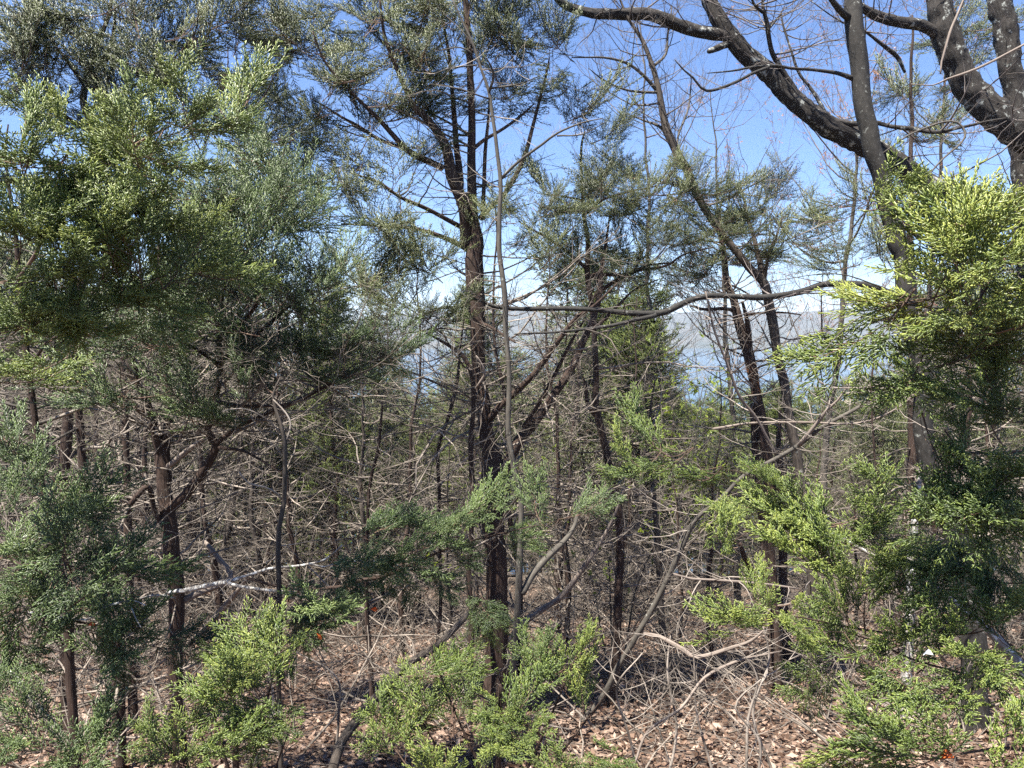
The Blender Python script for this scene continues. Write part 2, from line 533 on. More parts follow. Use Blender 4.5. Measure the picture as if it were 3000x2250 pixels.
class Tree:
    def __init__(self, name, label, category='tree', group=None, base=None):
        self.root = bpy.data.objects.new(name, None)
        col.objects.link(self.root)
        self.root['label'] = label; self.root['category'] = category
        if group:
            self.root['group'] = group
        self.root.empty_display_size = .2
        self.base = None
        if base is not None:
            self.setbase(base)
        self.nodes = np.zeros((0, 3)); self.noder = np.zeros(0)
        self.live, self.dead = Bag(), Bag()
        self.leaf = Leafage()
        self.boughs = []
        self.paths = []

    def setbase(self, b):
        self.base = np.array(b, float)
        self.root.location = b

    def addnodes(self, P, R):
        self.nodes = np.vstack([self.nodes, P]); self.noder = np.concatenate([self.noder, R])

    def stem(self, part, pts, d, mat, bark='cedar', toground=False, wob=.012, step=None):
        """pts traced px (x,y,w); d number or (d0,d1) depth along the stem"""
        pts = np.array(pts, float)
        d0, d1 = (d if isinstance(d, tuple) else (d, d))
        L = np.concatenate([[0], np.cumsum(np.hypot(np.diff(pts[:, 0]), np.diff(pts[:, 1])))]); L /= L[-1]
        dd = d0 + (d1 - d0) * L
        Q = np.array([[*W(x, y, q), .5 * wd / F * q] for (x, y, wd), q in zip(pts, dd)])
        if toground:
            p = Q[0]
            dirn = Q[0, :3] - Q[min(2, len(Q) - 1), :3]
            dirn = dirn / np.linalg.norm(dirn)
            dirn = unit(dirn * .6 + np.array([0, 0, -1.0]) * .6)
            g = p[:3].copy(); n = 0
            while g[2] > ground_z(g[0], g[1]) - .12 and n < 400:
                g = g + dirn * .03; n += 1
                dirn = unit(dirn + np.array([0, 0, -.02]))
            if n > 2:
                extra = [[*(p[:3] * .5 + g * .5), p[3] * 1.05], [*g, p[3] * 1.25]] if n > 20 else [[*g, p[3] * 1.15]]
                Q = np.vstack([np.array(extra)[::-1], Q])
            if self.base is None:
                b = g.copy(); b[2] = ground_z(b[0], b[1]); self.setbase(b)
        return self.stem_world(part, Q, mat, bark, wob, step)

    def stem_world(self, part, Q, mat, bark='cedar', wob=.012, step=None):
        rmax = Q[:, 3].max()
        step = step or (.035 if rmax > .06 else .04 if rmax > .02 else .05)
        path = catmull(Q, step)
        path[:, 3] = np.maximum(path[:, 3], .0012)
        n = len(path)
        t = np.linspace(0, 1, n)
        ln = np.linalg.norm(np.diff(path[:, :3], axis=0), axis=1).sum()
        for ax in range(3):
            for f in (1.3, 2.9, 5.3):
                path[:, ax] += wob / f * np.sin(t * ln * f * 2 + rng.uniform(0, 6.28)) * np.minimum(1, t * 6) * (1 if ax < 2 else .5)
        V, Fc, uv = stem_mesh(path, bark)
        if self.base is None:
            self.setbase(path[0, :3])
        o = make_mesh(part, V, Fc, mat, self.root, self.base, smooth=True, uv=uv)
        self.addnodes(path[::3, :3], path[::3, 3])
        self.paths.append(path)
        return path

    def dead_branches(self, path, n, ln, z0=0., z1=1., up=.05, sub=5, sub2=3, pale=False, r=.009):
        """twiggy dead side branches along a stem"""
        i = (rng.uniform(z0, z1, n) * (len(path) - 1)).astype(int)
        p = path[i, :3]
        az = rng.uniform(0, 2 * math.pi, n)
        d = np.stack([np.cos(az), np.sin(az), rng.normal(.12, .3, n)], 1)
        d = unit(d)
        L = ln * rng.uniform(.35, 1.15, n)
        K = 8
        C = np.zeros((n, K, 3)); C[:, 0] = p
        cur = d
        for k in range(1, K):
            cur = unit(cur + rng.normal(size=(n, 3)) * .13 + np.array([0, 0, up]))
            C[:, k] = C[:, k - 1] + cur * (L / (K - 1))[:, None]
        rad = np.minimum(r * rng.uniform(.6, 1.5, n) * np.sqrt(L), path[i, 3] * .6)[:, None] * np.linspace(1, .22, K)[None]
        self.dead.add(C, rad, 4 if r > .0075 else 3)
        if sub:
            c2, r2 = grow(C, rad, sub, .48, (.5, 1.1), up=.04, K=6, wob=.2, rr=.6)
            self.dead.add(c2, np.maximum(r2, .0009), 3)
            if sub2:
                c3, r3 = grow(c2, r2, sub2, .5, (.5, 1.1), up=.0, K=4, wob=.25, rr=.65)
                self.dead.add(c3, np.maximum(r3, .0008), 3)
        return C

    def fill(self, blobs, kind='mid', cov=1.0, tint=.35, dirb=(0, 0, .2), size=1.0, rdepth=None, rtw=.0026):
        """blobs: display px (x, y, rx, ry, depth[, depth radius]): leafy boughs joined to the skeleton by twigs"""
        tips, tb = [], []
        size = size * SZ[kind]
        L = BL[kind] * size
        for bl in blobs:
            x, y, rx, ry, d = bl[:5]
            x, y, rx, ry = x * KD, y * KD, rx * KD, ry * KD
            wx, wy = rx / F * d, ry / F * d
            rd = bl[5] if len(bl) > 5 else (rdepth or min(.8, .6 * (wx + wy) * .5 + .10))
            f = cov * COV[kind] * math.pi * wx * wy / (.42 * L * L)
            n = max(1, int(f + rng.random()))
            wx = max(.25 * wx, wx - .30 * L); wy = max(.35 * wy, wy - .16 * L)
            q = unit(rng.normal(size=(n, 3))) * (rng.random((n, 1)) ** .4)
            pts = W(x, y, d) + q[:, 0:1] * wx * np.array([1, 0, 0]) + q[:, 1:2] * wy * np.array([0, SP, CP]) + q[:, 2:3] * rd * np.array([0, CP, -SP])
            tips.append(pts); tb.append(np.full(n, rng.normal(0, .05)))
        tips = np.concatenate(tips); tb = np.concatenate(tb)
        ok = tips[:, 2] > ground_z(tips[:, 0], tips[:, 1]) + .05
        ok &= np.linalg.norm(tips - np.array([0, 0, CAMZ]), axis=1) > 1.6
        tips = tips[ok]; tb = tb[ok]
        dn = np.array([np.min(((self.nodes - p) ** 2).sum(1)) for p in tips])
        order = np.argsort(dn)
        N = self.nodes.copy(); NR = self.noder.copy()
        paths, rads = [], []
        db = np.array(dirb, float)
        for i in order:
            c = tips[i]
            j = int(np.argmin(((N - c) ** 2).sum(1)))
            par = N[j]
            v = c - par
            ln = np.linalg.norm(v)
            d = unit(unit(v) * min(1.0, ln / (L * .5)) + db + rng.normal(size=3) * .22)
            s = size * rng.uniform(.75, 1.2)
            base = c - d * L * .5
            gap = np.linalg.norm(base - par)
            if gap > .02:
                t = np.linspace(0, 1, 6)[:, None]
                C = par * (1 - t) + base * t + (rng.normal(size=3) * .07 + np.array([0, 0, -.06])) * gap * np.sin(t * math.pi) + d * gap * .12 * np.sin(t * math.pi) * t
                r0 = min(NR[j] * .8, rtw * (1 + 2.4 * min(gap, 1.2)))
                paths.append(C); rads.append(np.linspace(r0, max(r0 * .5, .0016), 6))
                N = np.vstack([N, C[2:]]); NR = np.concatenate([NR, rads[-1][2:]])
            N = np.vstack([N, [base + d * L * .3, base + d * L * .6]]); NR = np.concatenate([NR, [.002, .0015]])
            up = unit(np.array([0, -.2, 1.0]) + rng.normal(size=3) * .35)
            Y = unit(np.cross(up, d)); Z = np.cross(d, Y)
            self.boughs.append((kind, base, np.stack([d, Y, Z], 1) * s, tint + tb[i] + rng.normal(0, .06)))
        if paths:
            self.live.add(np.array(paths), np.array(rads), 4)

    def done(self, leafmat=None, live=None, dead=None, leafname='foliage', deadname='dead_twigs'):
        self.live.build('twigs', live or TW_CEDAR, self.root, self.base)
        self.dead.build(deadname, dead or TW_DEAD, self.root, self.base)
        if leafmat:
            self.leaf.build(leafname, leafmat, self.root, self.base)
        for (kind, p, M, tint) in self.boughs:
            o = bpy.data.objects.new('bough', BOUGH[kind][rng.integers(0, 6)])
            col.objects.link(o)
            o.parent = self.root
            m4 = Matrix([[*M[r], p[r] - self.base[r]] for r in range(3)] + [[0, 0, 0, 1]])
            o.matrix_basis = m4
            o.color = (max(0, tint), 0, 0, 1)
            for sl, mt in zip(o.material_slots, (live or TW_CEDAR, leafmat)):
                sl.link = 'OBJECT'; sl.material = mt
        return self


# ------------------------------------------------------------------ setting: ground, lake, hills
def terrain():
    ys = np.concatenate([np.linspace(-14, 3, 18), np.linspace(3.3, 30, 110), np.linspace(30.6, 115, 70)])
    xs = np.concatenate([np.linspace(-420, -30, 30), np.linspace(-29, 29, 130), np.linspace(30, 420, 30)])
    X, Y = np.meshgrid(xs, ys)
    Z = ground_z(X, Y)
    Z = Z + .03 * (gridnoise(X * 1.3 + 900, Y * 1.3 + 900, 512, 512) - .5) + .02 * (gridnoise(X * 4 + 3000, Y * 4 + 3000, 512, 512) - .5)
    V = np.stack([X, Y, Z], -1).reshape(-1, 3)
    nx = len(xs)
    i = (np.arange(len(ys) - 1)[:, None] * nx + np.arange(nx - 1)[None]).reshape(-1)
    Fc = np.stack([i, i + 1, i + nx + 1, i + nx], -1)
    m, nt, b, out = mat_base('forest_floor')
    tc = nt.nodes.new('ShaderNodeTexCoord')
    v = nt.nodes.new('ShaderNodeTexVoronoi'); v.inputs['Scale'].default_value = 15; v.inputs['Randomness'].default_value = 1
    n = nt.nodes.new('ShaderNodeTexNoise'); n.inputs['Scale'].default_value = 2.2; n.inputs['Detail'].default_value = 8
    nt.links.new(tc.outputs['Object'], v.inputs['Vector']); nt.links.new(tc.outputs['Object'], n.inputs['Vector'])
    r = ramp(nt, [(0, (.05, .034, .024)), (.5, (.125, .085, .062)), (1, (.24, .175, .13))])
    nt.links.new(v.outputs['Color'], r.inputs[0])
    r2 = ramp(nt, [(.35, (.45, .42, .38)), (.65, (1, 1, 1))])
    nt.links.new(n.outputs[0], r2.inputs[0])
    mx = nt.nodes.new('ShaderNodeMixRGB'); mx.blend_type = 'MULTIPLY'; mx.inputs[0].default_value = 1
    nt.links.new(r.outputs[0], mx.inputs[1]); nt.links.new(r2.outputs[0], mx.inputs[2])
    nt.links.new(mx.outputs[0], b.inputs['Base Color'])
    b.inputs['Roughness'].default_value = .9
    bp = nt.nodes.new('ShaderNodeBump'); bp.inputs['Strength'].default_value = .7; bp.inputs['Distance'].default_value = .03
    nt.links.new(v.outputs['Distance'], bp.inputs['Height']); nt.links.new(bp.outputs[0], b.inputs['Normal'])
    make_mesh('ground', V, Fc, m, smooth=True, kind='structure')


LAKE_Z = -24.0


def lake():
    m, nt, b, out = mat_base('lake_water')
    b.inputs['Base Color'].default_value = (.03, .07, .11, 1)
    b.inputs['Roughness'].default_value = .12
    b.inputs['IOR'].default_value = 1.33
    tc = nt.nodes.new('ShaderNodeTexCoord')
    mp = nt.nodes.new('ShaderNodeMapping'); mp.inputs['Scale'].default_value = (.35, .9, 1)
    n = nt.nodes.new('ShaderNodeTexNoise'); n.inputs['Scale'].default_value = 1.0; n.inputs['Detail'].default_value = 4
    nt.links.new(tc.outputs['Object'], mp.inputs[0]); nt.links.new(mp.outputs[0], n.inputs['Vector'])
    bp = nt.nodes.new('ShaderNodeBump'); bp.inputs['Strength'].default_value = .35; bp.inputs['Distance'].default_value = .5
    nt.links.new(n.outputs[0], bp.inputs['Height']); nt.links.new(bp.outputs[0], b.inputs['Normal'])
    s = 2600
    V = [(-s, 60, LAKE_Z), (s, 60, LAKE_Z), (s, 2400, LAKE_Z), (-s, 2400, LAKE_Z)]
    make_mesh('lake', V, [(0, 1, 2, 3)], m, kind='structure')


def hills():
    xs = np.linspace(-2500, 2500, 320); ys = np.concatenate([np.linspace(1080, 1560, 40), np.linspace(1600, 2300, 6)])
    X, Y = np.meshgrid(xs, ys)
    t = np.clip((Y - 1110) / 420, -.2, 1)
    ridge = 52 + 16 * np.sin(X / 310 + .6) + 10 * np.sin(X / 127 + 2) + 5 * np.sin(X / 51)
    Z = LAKE_Z + ridge * np.sin(np.clip(t, -.2, 1) * math.pi / 2)
    Z += 4 * gridnoise(X / 22 + 500, Y / 22, 512, 512) + 4 * gridnoise(X / 9 + 900, Y / 9, 512, 512) - 3
    shore = 20 * np.sin(X / 190)
    Z -= np.clip((1130 + shore - Y) / 20, 0, 1) * 9
    V = np.stack([X, Y, Z], -1).reshape(-1, 3)
    nx = len(xs)
    i = (np.arange(len(ys) - 1)[:, None] * nx + np.arange(nx - 1)[None]).reshape(-1)
    Fc = np.stack([i, i + 1, i + nx + 1, i + nx], -1)
    m = m_twig('far_wooded_hill', (.03, .036, .024), (.075, .07, .055), scale=.04)
    make_mesh('hills', V, Fc, m, smooth=True, kind='structure')


terrain(); lake(); hills()


def haze():
    x0, x1, y0, y1, z0, z1 = -2700, 2700, -40, 2500, LAKE_Z - 60, 75
    V = [(x, y, z) for z in (z0, z1) for y in (y0, y1) for x in (x0, x1)]
    Fc = [(0, 2, 3, 1), (4, 5, 7, 6), (0, 1, 5, 4), (2, 6, 7, 3), (0, 4, 6, 2), (1, 3, 7, 5)]
    m = bpy.data.materials.new('haze_air'); m.use_nodes = True
    nt = m.node_tree; nt.nodes.clear()
    o = nt.nodes.new('ShaderNodeOutputMaterial'); v = nt.nodes.new('ShaderNodeVolumePrincipled')
    v.inputs['Color'].default_value = (.72, .84, 1, 1)
    v.inputs['Density'].default_value = .0003
    nt.links.new(v.outputs[0], o.inputs['Volume'])
    h = make_mesh('haze', V, Fc, m, kind='stuff')
    h['label'] = 'pale blue haze in the air over the lake and far hills'; h['category'] = 'haze'


haze()

# ================================================================== trees traced from the photograph
# ---- central cedar, several leaders
t = Tree('cedar_tree', 'tall many-stemmed red cedar with shaggy dark trunk behind the slender grey sapling', 'tree')
trunk = t.stem('trunk', tr(('c1', (1000, 1380, 170), (1005, 1000, 150), (1000, 700, 155), (1000, 300, 135), (990, 60, 140)),
                           ('b1', (985, 1450, 150), (985, 1330, 120), (945, 1150, 95), (922, 950, 84), (890, 800, 80), (882, 650, 92), (880, 450, 98), (870, 250, 108), (860, 20, 112)),
                           ('a1', (880, 1560, 92), (860, 1400, 72), (850, 1100, 56), (840, 800, 50), (830, 450, 46), (815, 150, 40), (800, -80, 34))), 7.0, B_CEDAR, toground=True)
lim = lambda pts, d, mat=B_CEDAR, bark='cedar', wob=.012: t.stem('limb', pts, d, mat, bark, wob=wob)
lim(tr(('a1', (805, 1600, 72), (790, 1350, 76), (720, 1150, 75), (690, 1000, 66), (640, 880, 60), (560, 770, 50), (480, 690, 40), (430, 590, 32), (340, 380, 26), (270, 200, 20), (240, 0, 14))), (7.0, 6.6))
lim(tr(('a1', (770, 1330, 50), (770, 1100, 45), (750, 950, 40), (735, 750, 34), (700, 500, 25), (690, 330, 21), (660, 150, 18), (640, -40, 15))), (6.98, 7.2))
lim(tr(('a1', (660, 1090, 50), (450, 990, 42), (330, 880, 35), (200, 740, 28), (50, 580, 20), (-100, 400, 15), (-180, 200, 9))), (6.95, 6.5))
lim(tr(('a1', (600, 1060, 28), (400, 960, 25), (250, 900, 22), (120, 820, 20), (0, 760, 17), (-200, 640, 9))), (6.95, 7.3))
lim(tr(('a1', (790, 1480, 32), (600, 1380, 27), (400, 1290, 22), (250, 1180, 18), (60, 1120, 9))), (7.0, 6.3))
lim(tr(('a1', (830, 1620, 38), (680, 1550, 30), (500, 1490, 25), (300, 1465, 19), (0, 1445, 11))), (7.0, 6.6))
lim(tr(('a1', (850, 970, 28), (930, 910, 25), (1050, 830, 20), (1170, 740, 15), (1240, 670, 9))), (7.0, 7.4))
lim(tr(('a1', (920, 1420, 32), (925, 1100, 25), (940, 850, 20), (950, 640, 11))), (7.0, 7.2))
lim(tr(('a1', (900, 1420, 32), (980, 1330, 28), (1060, 1250, 28), (1150, 1080, 30), (1200, 950, 27), (1250, 780, 22), (1320, 550, 18), (1350, 380, 10))), (7.0, 7.5))
r1 = lim(tr(('b1', (1010, 1400, 85), (1080, 1330, 72), (1150, 1200, 66), (1250, 1070, 60), (1370, 900, 52), (1480, 740, 48), (1560, 570, 41), (1640, 380, 37), (1680, 250, 33), (1690, 120, 29), (1710, 0, 24)), ('a1', (1725, 1560, 18), (1740, 1380, 10))), (7.0, 7.4))
r2 = lim(tr(('b1', (960, 1060, 45), (1020, 980, 42), (1130, 870, 42), (1250, 750, 40), (1350, 620, 38), (1450, 490, 34), (1530, 400, 28), (1650, 320, 20), (1790, 180, 12))), (6.95, 6.6))
r3 = lim(tr(('b1', (1180, 1110, 30), (1300, 930, 26), (1400, 740, 24), (1480, 560, 20), (1560, 420, 12))), (7.0, 6.7))
lim(tr(('b1', (850, 300, 30), (760, 330, 22), (640, 340, 18), (500, 400, 12), (380, 470, 7))), (7.0, 6.2))
lim(tr(('b1', (870, 420, 30), (1000, 480, 18), (1130, 560, 12))), (7.0, 6.5))
# drooping dead twigs around the trunk and limbs
t.dead_branches(trunk, 62, 1.5, .22, .62, sub=6)
t.dead_branches(trunk, 30, 1.1, .6, .85, sub=5)
for q in (r1, r2, r3):
    t.dead_branches(q, 16, .9, .1, .8, sub=5)
for q in t.paths[1:6]:
    t.dead_branches(q, 9, .6, .1, .7, sub=4)
t.fill([(640, 90, 100, 75, 6.8), (740, 175, 90, 55, 6.7), (800, 60, 90, 70, 6.9), (880, 130, 110, 85, 6.8), (950, 40, 110, 60, 7.0),
        (1080, 40, 100, 60, 7.2), (1040, 110, 60, 50, 7.1), (870, 225, 80, 45, 6.7), (800, 245, 55, 40, 6.8), (1130, 110, 70, 45, 7.3),
        (1185, 185, 55, 55, 7.3), (1100, 190, 40, 60, 7.3), (660, 320, 75, 50, 6.8), (590, 150, 60, 70, 7.1), (1210, 90, 60, 40, 7.4),
        (1255, 230, 60, 40, 7.5), (760, 400, 60, 50, 6.4), (700, 30, 70, 50, 7.0),
        (760, -50, 110, 50, 7.0), (950, -60, 120, 50, 7.2), (1120, -50, 90, 50, 7.3),
        (690, 250, 70, 40, 6.9), (610, 235, 60, 45, 6.9), (760, 320, 60, 35, 6.6), (690, 390, 60, 40, 6.6), (850, 400, 45, 40, 6.5), (930, 340, 40, 40, 6.8), (1000, 220, 40, 40, 7.0)], 'mid', cov=1.05, tint=.34)
t.fill([(840, 480, 90, 55, 6.3), (900, 570, 110, 60, 6.4), (800, 600, 80, 60, 6.2), (830, 660, 90, 45, 6.1), (960, 690, 110, 45, 6.3), (1060, 470, 50, 35, 6.8), (1190, 560, 60, 40, 6.9)], 'mid', cov=1.0, tint=.40)
t.done(G_OLIVE)

# ---- slender grey sapling in front of it
t = Tree('sapling', 'slender pale grey sapling rising in front of the shaggy cedar trunk', 'tree')
s0 = t.stem('trunk', tr(('c1', (1112, 900, 34), (1140, 700, 42), (1155, 500, 46), (1165, 300, 42), (1166, 150, 38)),
                        ('b1', (1165, 1560, 36), (1130, 1400, 40), (1095, 1250, 40), (1075, 1100, 36), (1078, 900, 34), (1075, 700, 32), (1070, 500, 32), (1065, 300, 35), (1045, 100, 32)),
                        ('a1', (1030, 1630, 30), (1030, 1400, 28), (1040, 1180, 28), (1000, 950, 23), (970, 750, 22), (950, 600, 22), (900, 450, 18), (850, 280, 17), (800, 170, 13), (720, 0, 10))), 6.0, B_SAP, 'grey', toground=True)
lim = lambda pts, d, mat=B_SAP, bark='grey', wob=.012: t.stem('limb', pts, d, mat, bark, wob=wob)
L = [lim(tr(('a1', (1043, 1150, 22), (1150, 1040, 20), (1300, 930, 18), (1400, 860, 15), (1560, 800, 10), (1700, 770, 6))), (6.0, 5.6)),
     lim(tr(('a1', (960, 590, 20), (977, 470, 17), (930, 370, 8))), (6.0, 5.8)),
     lim(tr(('a1', (965, 575, 14), (1150, 545, 10), (1290, 490, 5))), (6.0, 5.7)),
     lim(tr(('a1', (880, 420, 12), (700, 440, 9), (590, 480, 5))), (6.0, 5.8)),
     lim(tr(('a1', (960, 640, 12), (820, 590, 9), (690, 560, 8), (575, 550, 4))), (6.0, 5.7)),
     lim(tr(('a1', (850, 350, 12), (760, 310, 9), (640, 330, 7), (600, 340, 4))), (6.0, 5.9)),
     lim(tr(('c1', (1172, 530, 46), (1240, 410, 48), (1370, 270, 42), (1450, 190, 36), (1515, 85, 26)), ('b1', (1560, 1560, 16), (1640, 1400, 9))), (6.0, 6.4)),
     lim(tr(('a1', (1400, 880, 12), (1560, 870, 8), (1700, 790, 5))), (5.65, 5.3)),
     lim(tr(('b1', (870, 860, 14), (935, 770, 18), (915, 700, 18), (875, 640, 12)), ), (5.9, 5.8), B_DEAD)]
for q in L:
    t.dead_branches(q, 5, .35, .2, 1, up=.1, sub=2, sub2=0, r=.005)
t.dead_branches(s0, 12, .6, .5, .95, up=.1, sub=2, sub2=1, r=.007)
t.done(dead=TW_PALE)

# ---- smooth grey lichen-spotted trunk with the long level limb
t = Tree('grey_tree', 'smooth grey trunk with pale lichen spots and a long level limb crossing other trees', 'tree')
s0 = t.stem('trunk', tr(('c2', (1880, 900, 150), (1830, 500, 145), (1770, 100, 140)),
                        ('b2', (1650, 1500, 128), (1590, 1300, 116), (1560, 1100, 114), (1550, 900, 110), (1535, 700, 110), (1470, 450, 108), (1450, 250, 110), (1440, 20, 114)),
                        ('a2', (1400, 1580, 114), (1385, 1480, 112), (1330, 1300, 110), (1290, 1130, 110), (1230, 980, 110), (1200, 850, 110), (1160, 700, 108), (1140, 450, 108), (1110, 200, 112), (1105, 0, 108), (1100, -120, 100))), 6.6, B_GREY, 'grey', toground=True)
lim = lambda pts, d, mat=B_GREY, bark='grey', wob=.012: t.stem('limb', pts, d, mat, bark, wob=wob)
lv = lim(tr(('b2', (1440, 300, 50), (1320, 232, 44), (1200, 200, 45), (1050, 185, 40), (900, 185, 38), (780, 220, 40), (650, 245, 38), (500, 265, 38), (350, 260, 35), (200, 250, 35), (80, 275, 38), (0, 310, 40)),
            ('b1', (2100, 365, 40), (2000, 378, 38), (1800, 375, 37), (1600, 350, 32), (1450, 340, 31), (1300, 340, 28), (1150, 340, 26), (1000, 325, 24), (900, 285, 18), (820, 268, 10))), (6.55, 6.2), wob=.02)
L = [lim(tr(('b1', (2040, 385, 30), (1900, 420, 25), (1700, 460, 22), (1400, 490, 17), (1120, 505, 9))), (6.25, 6.0)),
     lim(tr(('a2', (1105, 510, 36), (1000, 470, 26), (850, 450, 22), (700, 445, 20), (600, 430, 20), (450, 440, 16), (320, 465, 12), (150, 475, 6))), (6.6, 6.2)),
     lim(tr(('a2', (560, 435, 18), (480, 470, 18), (330, 540, 18), (150, 585, 18), (60, 500, 15), (0, 450, 12), (-60, 380, 7))), (6.28, 6.1)),
     lim(tr(('a2', (1100, 130, 60), (1030, 80, 44), (960, 0, 32), (900, -80, 24))), (6.6, 6.3)),
     lim(tr(('b2', (1600, 745, 16), (1680, 780, 14), (1760, 860, 12), (1860, 1000, 8))), (6.6, 6.2)),
     lim(tr(('b2', (1540, 850, 30), (1420, 830, 20), (1260, 850, 14), (1080, 850, 10), (920, 830, 6))), (6.6, 6.0))]
t.dead_branches(lv, 22, .7, .2, 1, up=.04, sub=3, sub2=2, r=.008)
for q in L:
    t.dead_branches(q, 7, .45, .2, 1, up=.08, sub=3, sub2=1, r=.005)
t.dead_branches(s0, 14, .8, .2, .7, up=.08, sub=3, sub2=2, r=.008)
t.done(dead=TW_BARE, deadname='bare_twigs')

# ---- oaks on the right
t = Tree('oak_tree', 'rough barked oak trunk leaning far over to the left behind the smooth grey trunk', 'tree')
q = W(3330, 1900, 8.6)
gz = float(ground_z(q[0], q[1]))
t.setbase((q[0], q[1], gz))
pts = tr(('a2', (2300, 1560, 150), (2050, 1370, 140), (1850, 1275, 132), (1650, 1225, 130), (1500, 1135, 130), (1300, 1000, 132), (1150, 920, 142), (1000, 850, 138), (850, 760, 126), (700, 620, 116), (560, 480, 110), (430, 370, 106), (320, 250, 104), (240, 130, 100), (170, 0, 90), (130, -110, 82)))
Q = np.array([[*W(x, y, 8.2), .5 * wd / F * 8.2] for x, y, wd in pts])
Q = np.vstack([[q[0], q[1], gz - .15, .2], [q[0] - .1, q[1] - .1, gz + 1.0, .17], Q])
s0 = t.stem_world('trunk', Q, B_OAK, 'oak', wob=.015)
lim = lambda pts, d, mat=B_OAK, bark='oak', wob=.012: t.stem('limb', pts, d, mat, bark, wob=wob)
L = [lim(tr(('a2', (270, 225, 80), (100, 205, 76), (0, 170, 75)), ('a1', (2100, 125, 78), (1950, 88, 74), (1750, 90, 62), (1600, 80, 55), (1450, 30, 50), (1380, -40, 44))), (8.2, 7.9)),
     lim(tr(('a2', (720, 590, 48), (640, 450, 36), (570, 330, 30), (540, 150, 29), (515, 60, 24), (520, -60, 17))), (8.2, 7.9)),
     lim(tr(('a2', (520, 80, 22), (470, 40, 18), (430, -20, 12))), (7.95, 7.7)),
     lim(tr(('a2', (555, 190, 18), (620, 110, 12), (660, 40, 7))), (7.95, 8.2)),
     lim(tr(('a2', (930, 740, 24), (830, 570, 19), (740, 450, 17), (660, 200, 14), (640, 80, 9))), (8.2, 8.5)),
     lim(tr(('a2', (900, 770, 40), (1100, 800, 34), (1230, 790, 30), (1350, 820, 29), (1500, 836, 28), (1640, 855, 25), (1800, 825, 22), (1960, 790, 16), (2100, 770, 9))), (8.2, 7.6))]
t.stem('broken_stub', tr(('a2', (300, 280, 50), (220, 310, 40), (165, 332, 30))), (8.2, 8.0), B_OAK, 'oak')
for q in L[1:]:
    t.dead_branches(q, 12, 1.0, .25, 1, up=.1, sub=5, sub2=3, r=.008)
t.dead_branches(s0, 22, 1.5, .45, 1, up=.12, sub=6, sub2=4, r=.007)
t.dead_branches(L[0], 16, 1.0, .2, 1, up=.12, sub=5, sub2=3, r=.008)
t.done(dead=TW_BARE, deadname='bare_twigs')

t = Tree('oak_tree', 'thick lichen-flecked oak trunk slanting from the upper right with a branch to the left', 'tree')
q = W(3420, 1900, 9.2); gz = float(ground_z(q[0], q[1])); t.setbase((q[0], q[1], gz))
pts = tr(('a2', (2420, 1080, 200), (2212, 880, 195), (2060, 750, 190), (1900, 600, 178), (1790, 450, 158), (1720, 300, 158), (1665, 100, 150), (1650, -100, 145)))
Q = np.array([[*W(x, y, 8.8), .5 * wd / F * 8.8] for x, y, wd in pts])
Q = np.vstack([[q[0], q[1], gz - .15, .3], [q[0] - .1, q[1] - .1, gz + 1.4, .25], Q])
s0 = t.stem_world('trunk', Q, B_OAK, 'oak', wob=.015)
L = [lim(tr(('a2', (1660, 230, 84), (1550, 165, 72), (1400, 140, 65), (1270, 100, 58), (1170, 50, 50), (1060, -30, 42))), (8.8, 8.5)),
     lim(tr(('a2', (1440, 470, 18), (1390, 370, 28), (1290, 290, 24), (1180, 205, 16), (1040, 150, 10), (840, 10, 6))), (8.8, 8.3))]
for q in L:
    t.dead_branches(q, 12, .9, .2, 1, up=.1, sub=4, sub2=3, r=.008)
t.dead_branches(s0, 16, 1.2, .45, 1, up=.1, sub=5, sub2=3, r=.008)
t.done(dead=TW_BARE, deadname='bare_twigs')

t = Tree('oak_tree', 'upright rough oak trunk beside the thick slanting oak', 'tree')
s0 = t.stem('trunk', tr(('b2', (2330, 1200, 150), (2300, 600, 140), (2250, 0, 135)), ('a2', (2190, 1000, 130), (2160, 760, 128), (2150, 600, 125), (2120, 400, 130), (2090, 200, 138), (2040, 0, 130), (2020, -100, 124))), 9.4, B_OAK, 'oak', toground=True)
t.dead_branches(s0, 22, 1.2, .5, 1, up=.1, sub=5, sub2=3, r=.007)
t.done(dead=TW_BARE, deadname='bare_twigs')

# ---- two dark cedars right of centre
t = Tree('cedar_tree', 'forked red cedar trunk with a clump of withered brown sprays hanging on it', 'tree')
s0 = t.stem('trunk', tr(('c2', (590, 1500, 102), (602, 1300, 95), (592, 1000, 90), (590, 800, 82), (575, 480, 84), (565, 150, 76)),
                        ('b2', (560, 1450, 74), (540, 1280, 68), (505, 1050, 65), (475, 900, 60), (450, 750, 62), (420, 600, 66), (372, 430, 58), (332, 280, 46), (290, 180, 40), (270, 0, 30)), ('a2', (250, 1540, 22), (230, 1350, 14))), 8.2, B_CEDAR, toground=True)
lim = lambda pts, d, mat=B_CEDAR, bark='cedar', wob=.012: t.stem('limb', pts, d, mat, bark, wob=wob)
lim(tr(('c2', (560, 480, 60), (530, 300, 66), (525, 100, 60)), ('b2', (480, 1450, 50), (475, 1250, 48), (470, 1080, 42), (465, 960, 36))), (8.2, 8.25))
lim(tr(('b2', (440, 640, 40), (425, 500, 34), (410, 400, 26), (385, 300, 18))), (8.2, 8.0))
lim(tr(('b2', (340, 350, 26), (260, 340, 22), (150, 345, 20), (50, 315, 12))), (8.2, 7.8))
lim(tr(('b2', (420, 380, 20), (520, 365, 16), (640, 365, 14), (760, 380, 8))), (8.2, 7.8))
lim(tr(('c2', (530, 480, 50), (460, 400, 44), (410, 300, 34), (380, 200, 22))), (8.2, 7.8))
t.dead_branches(s0, 80, 1.3, .2, .95, sub=6)
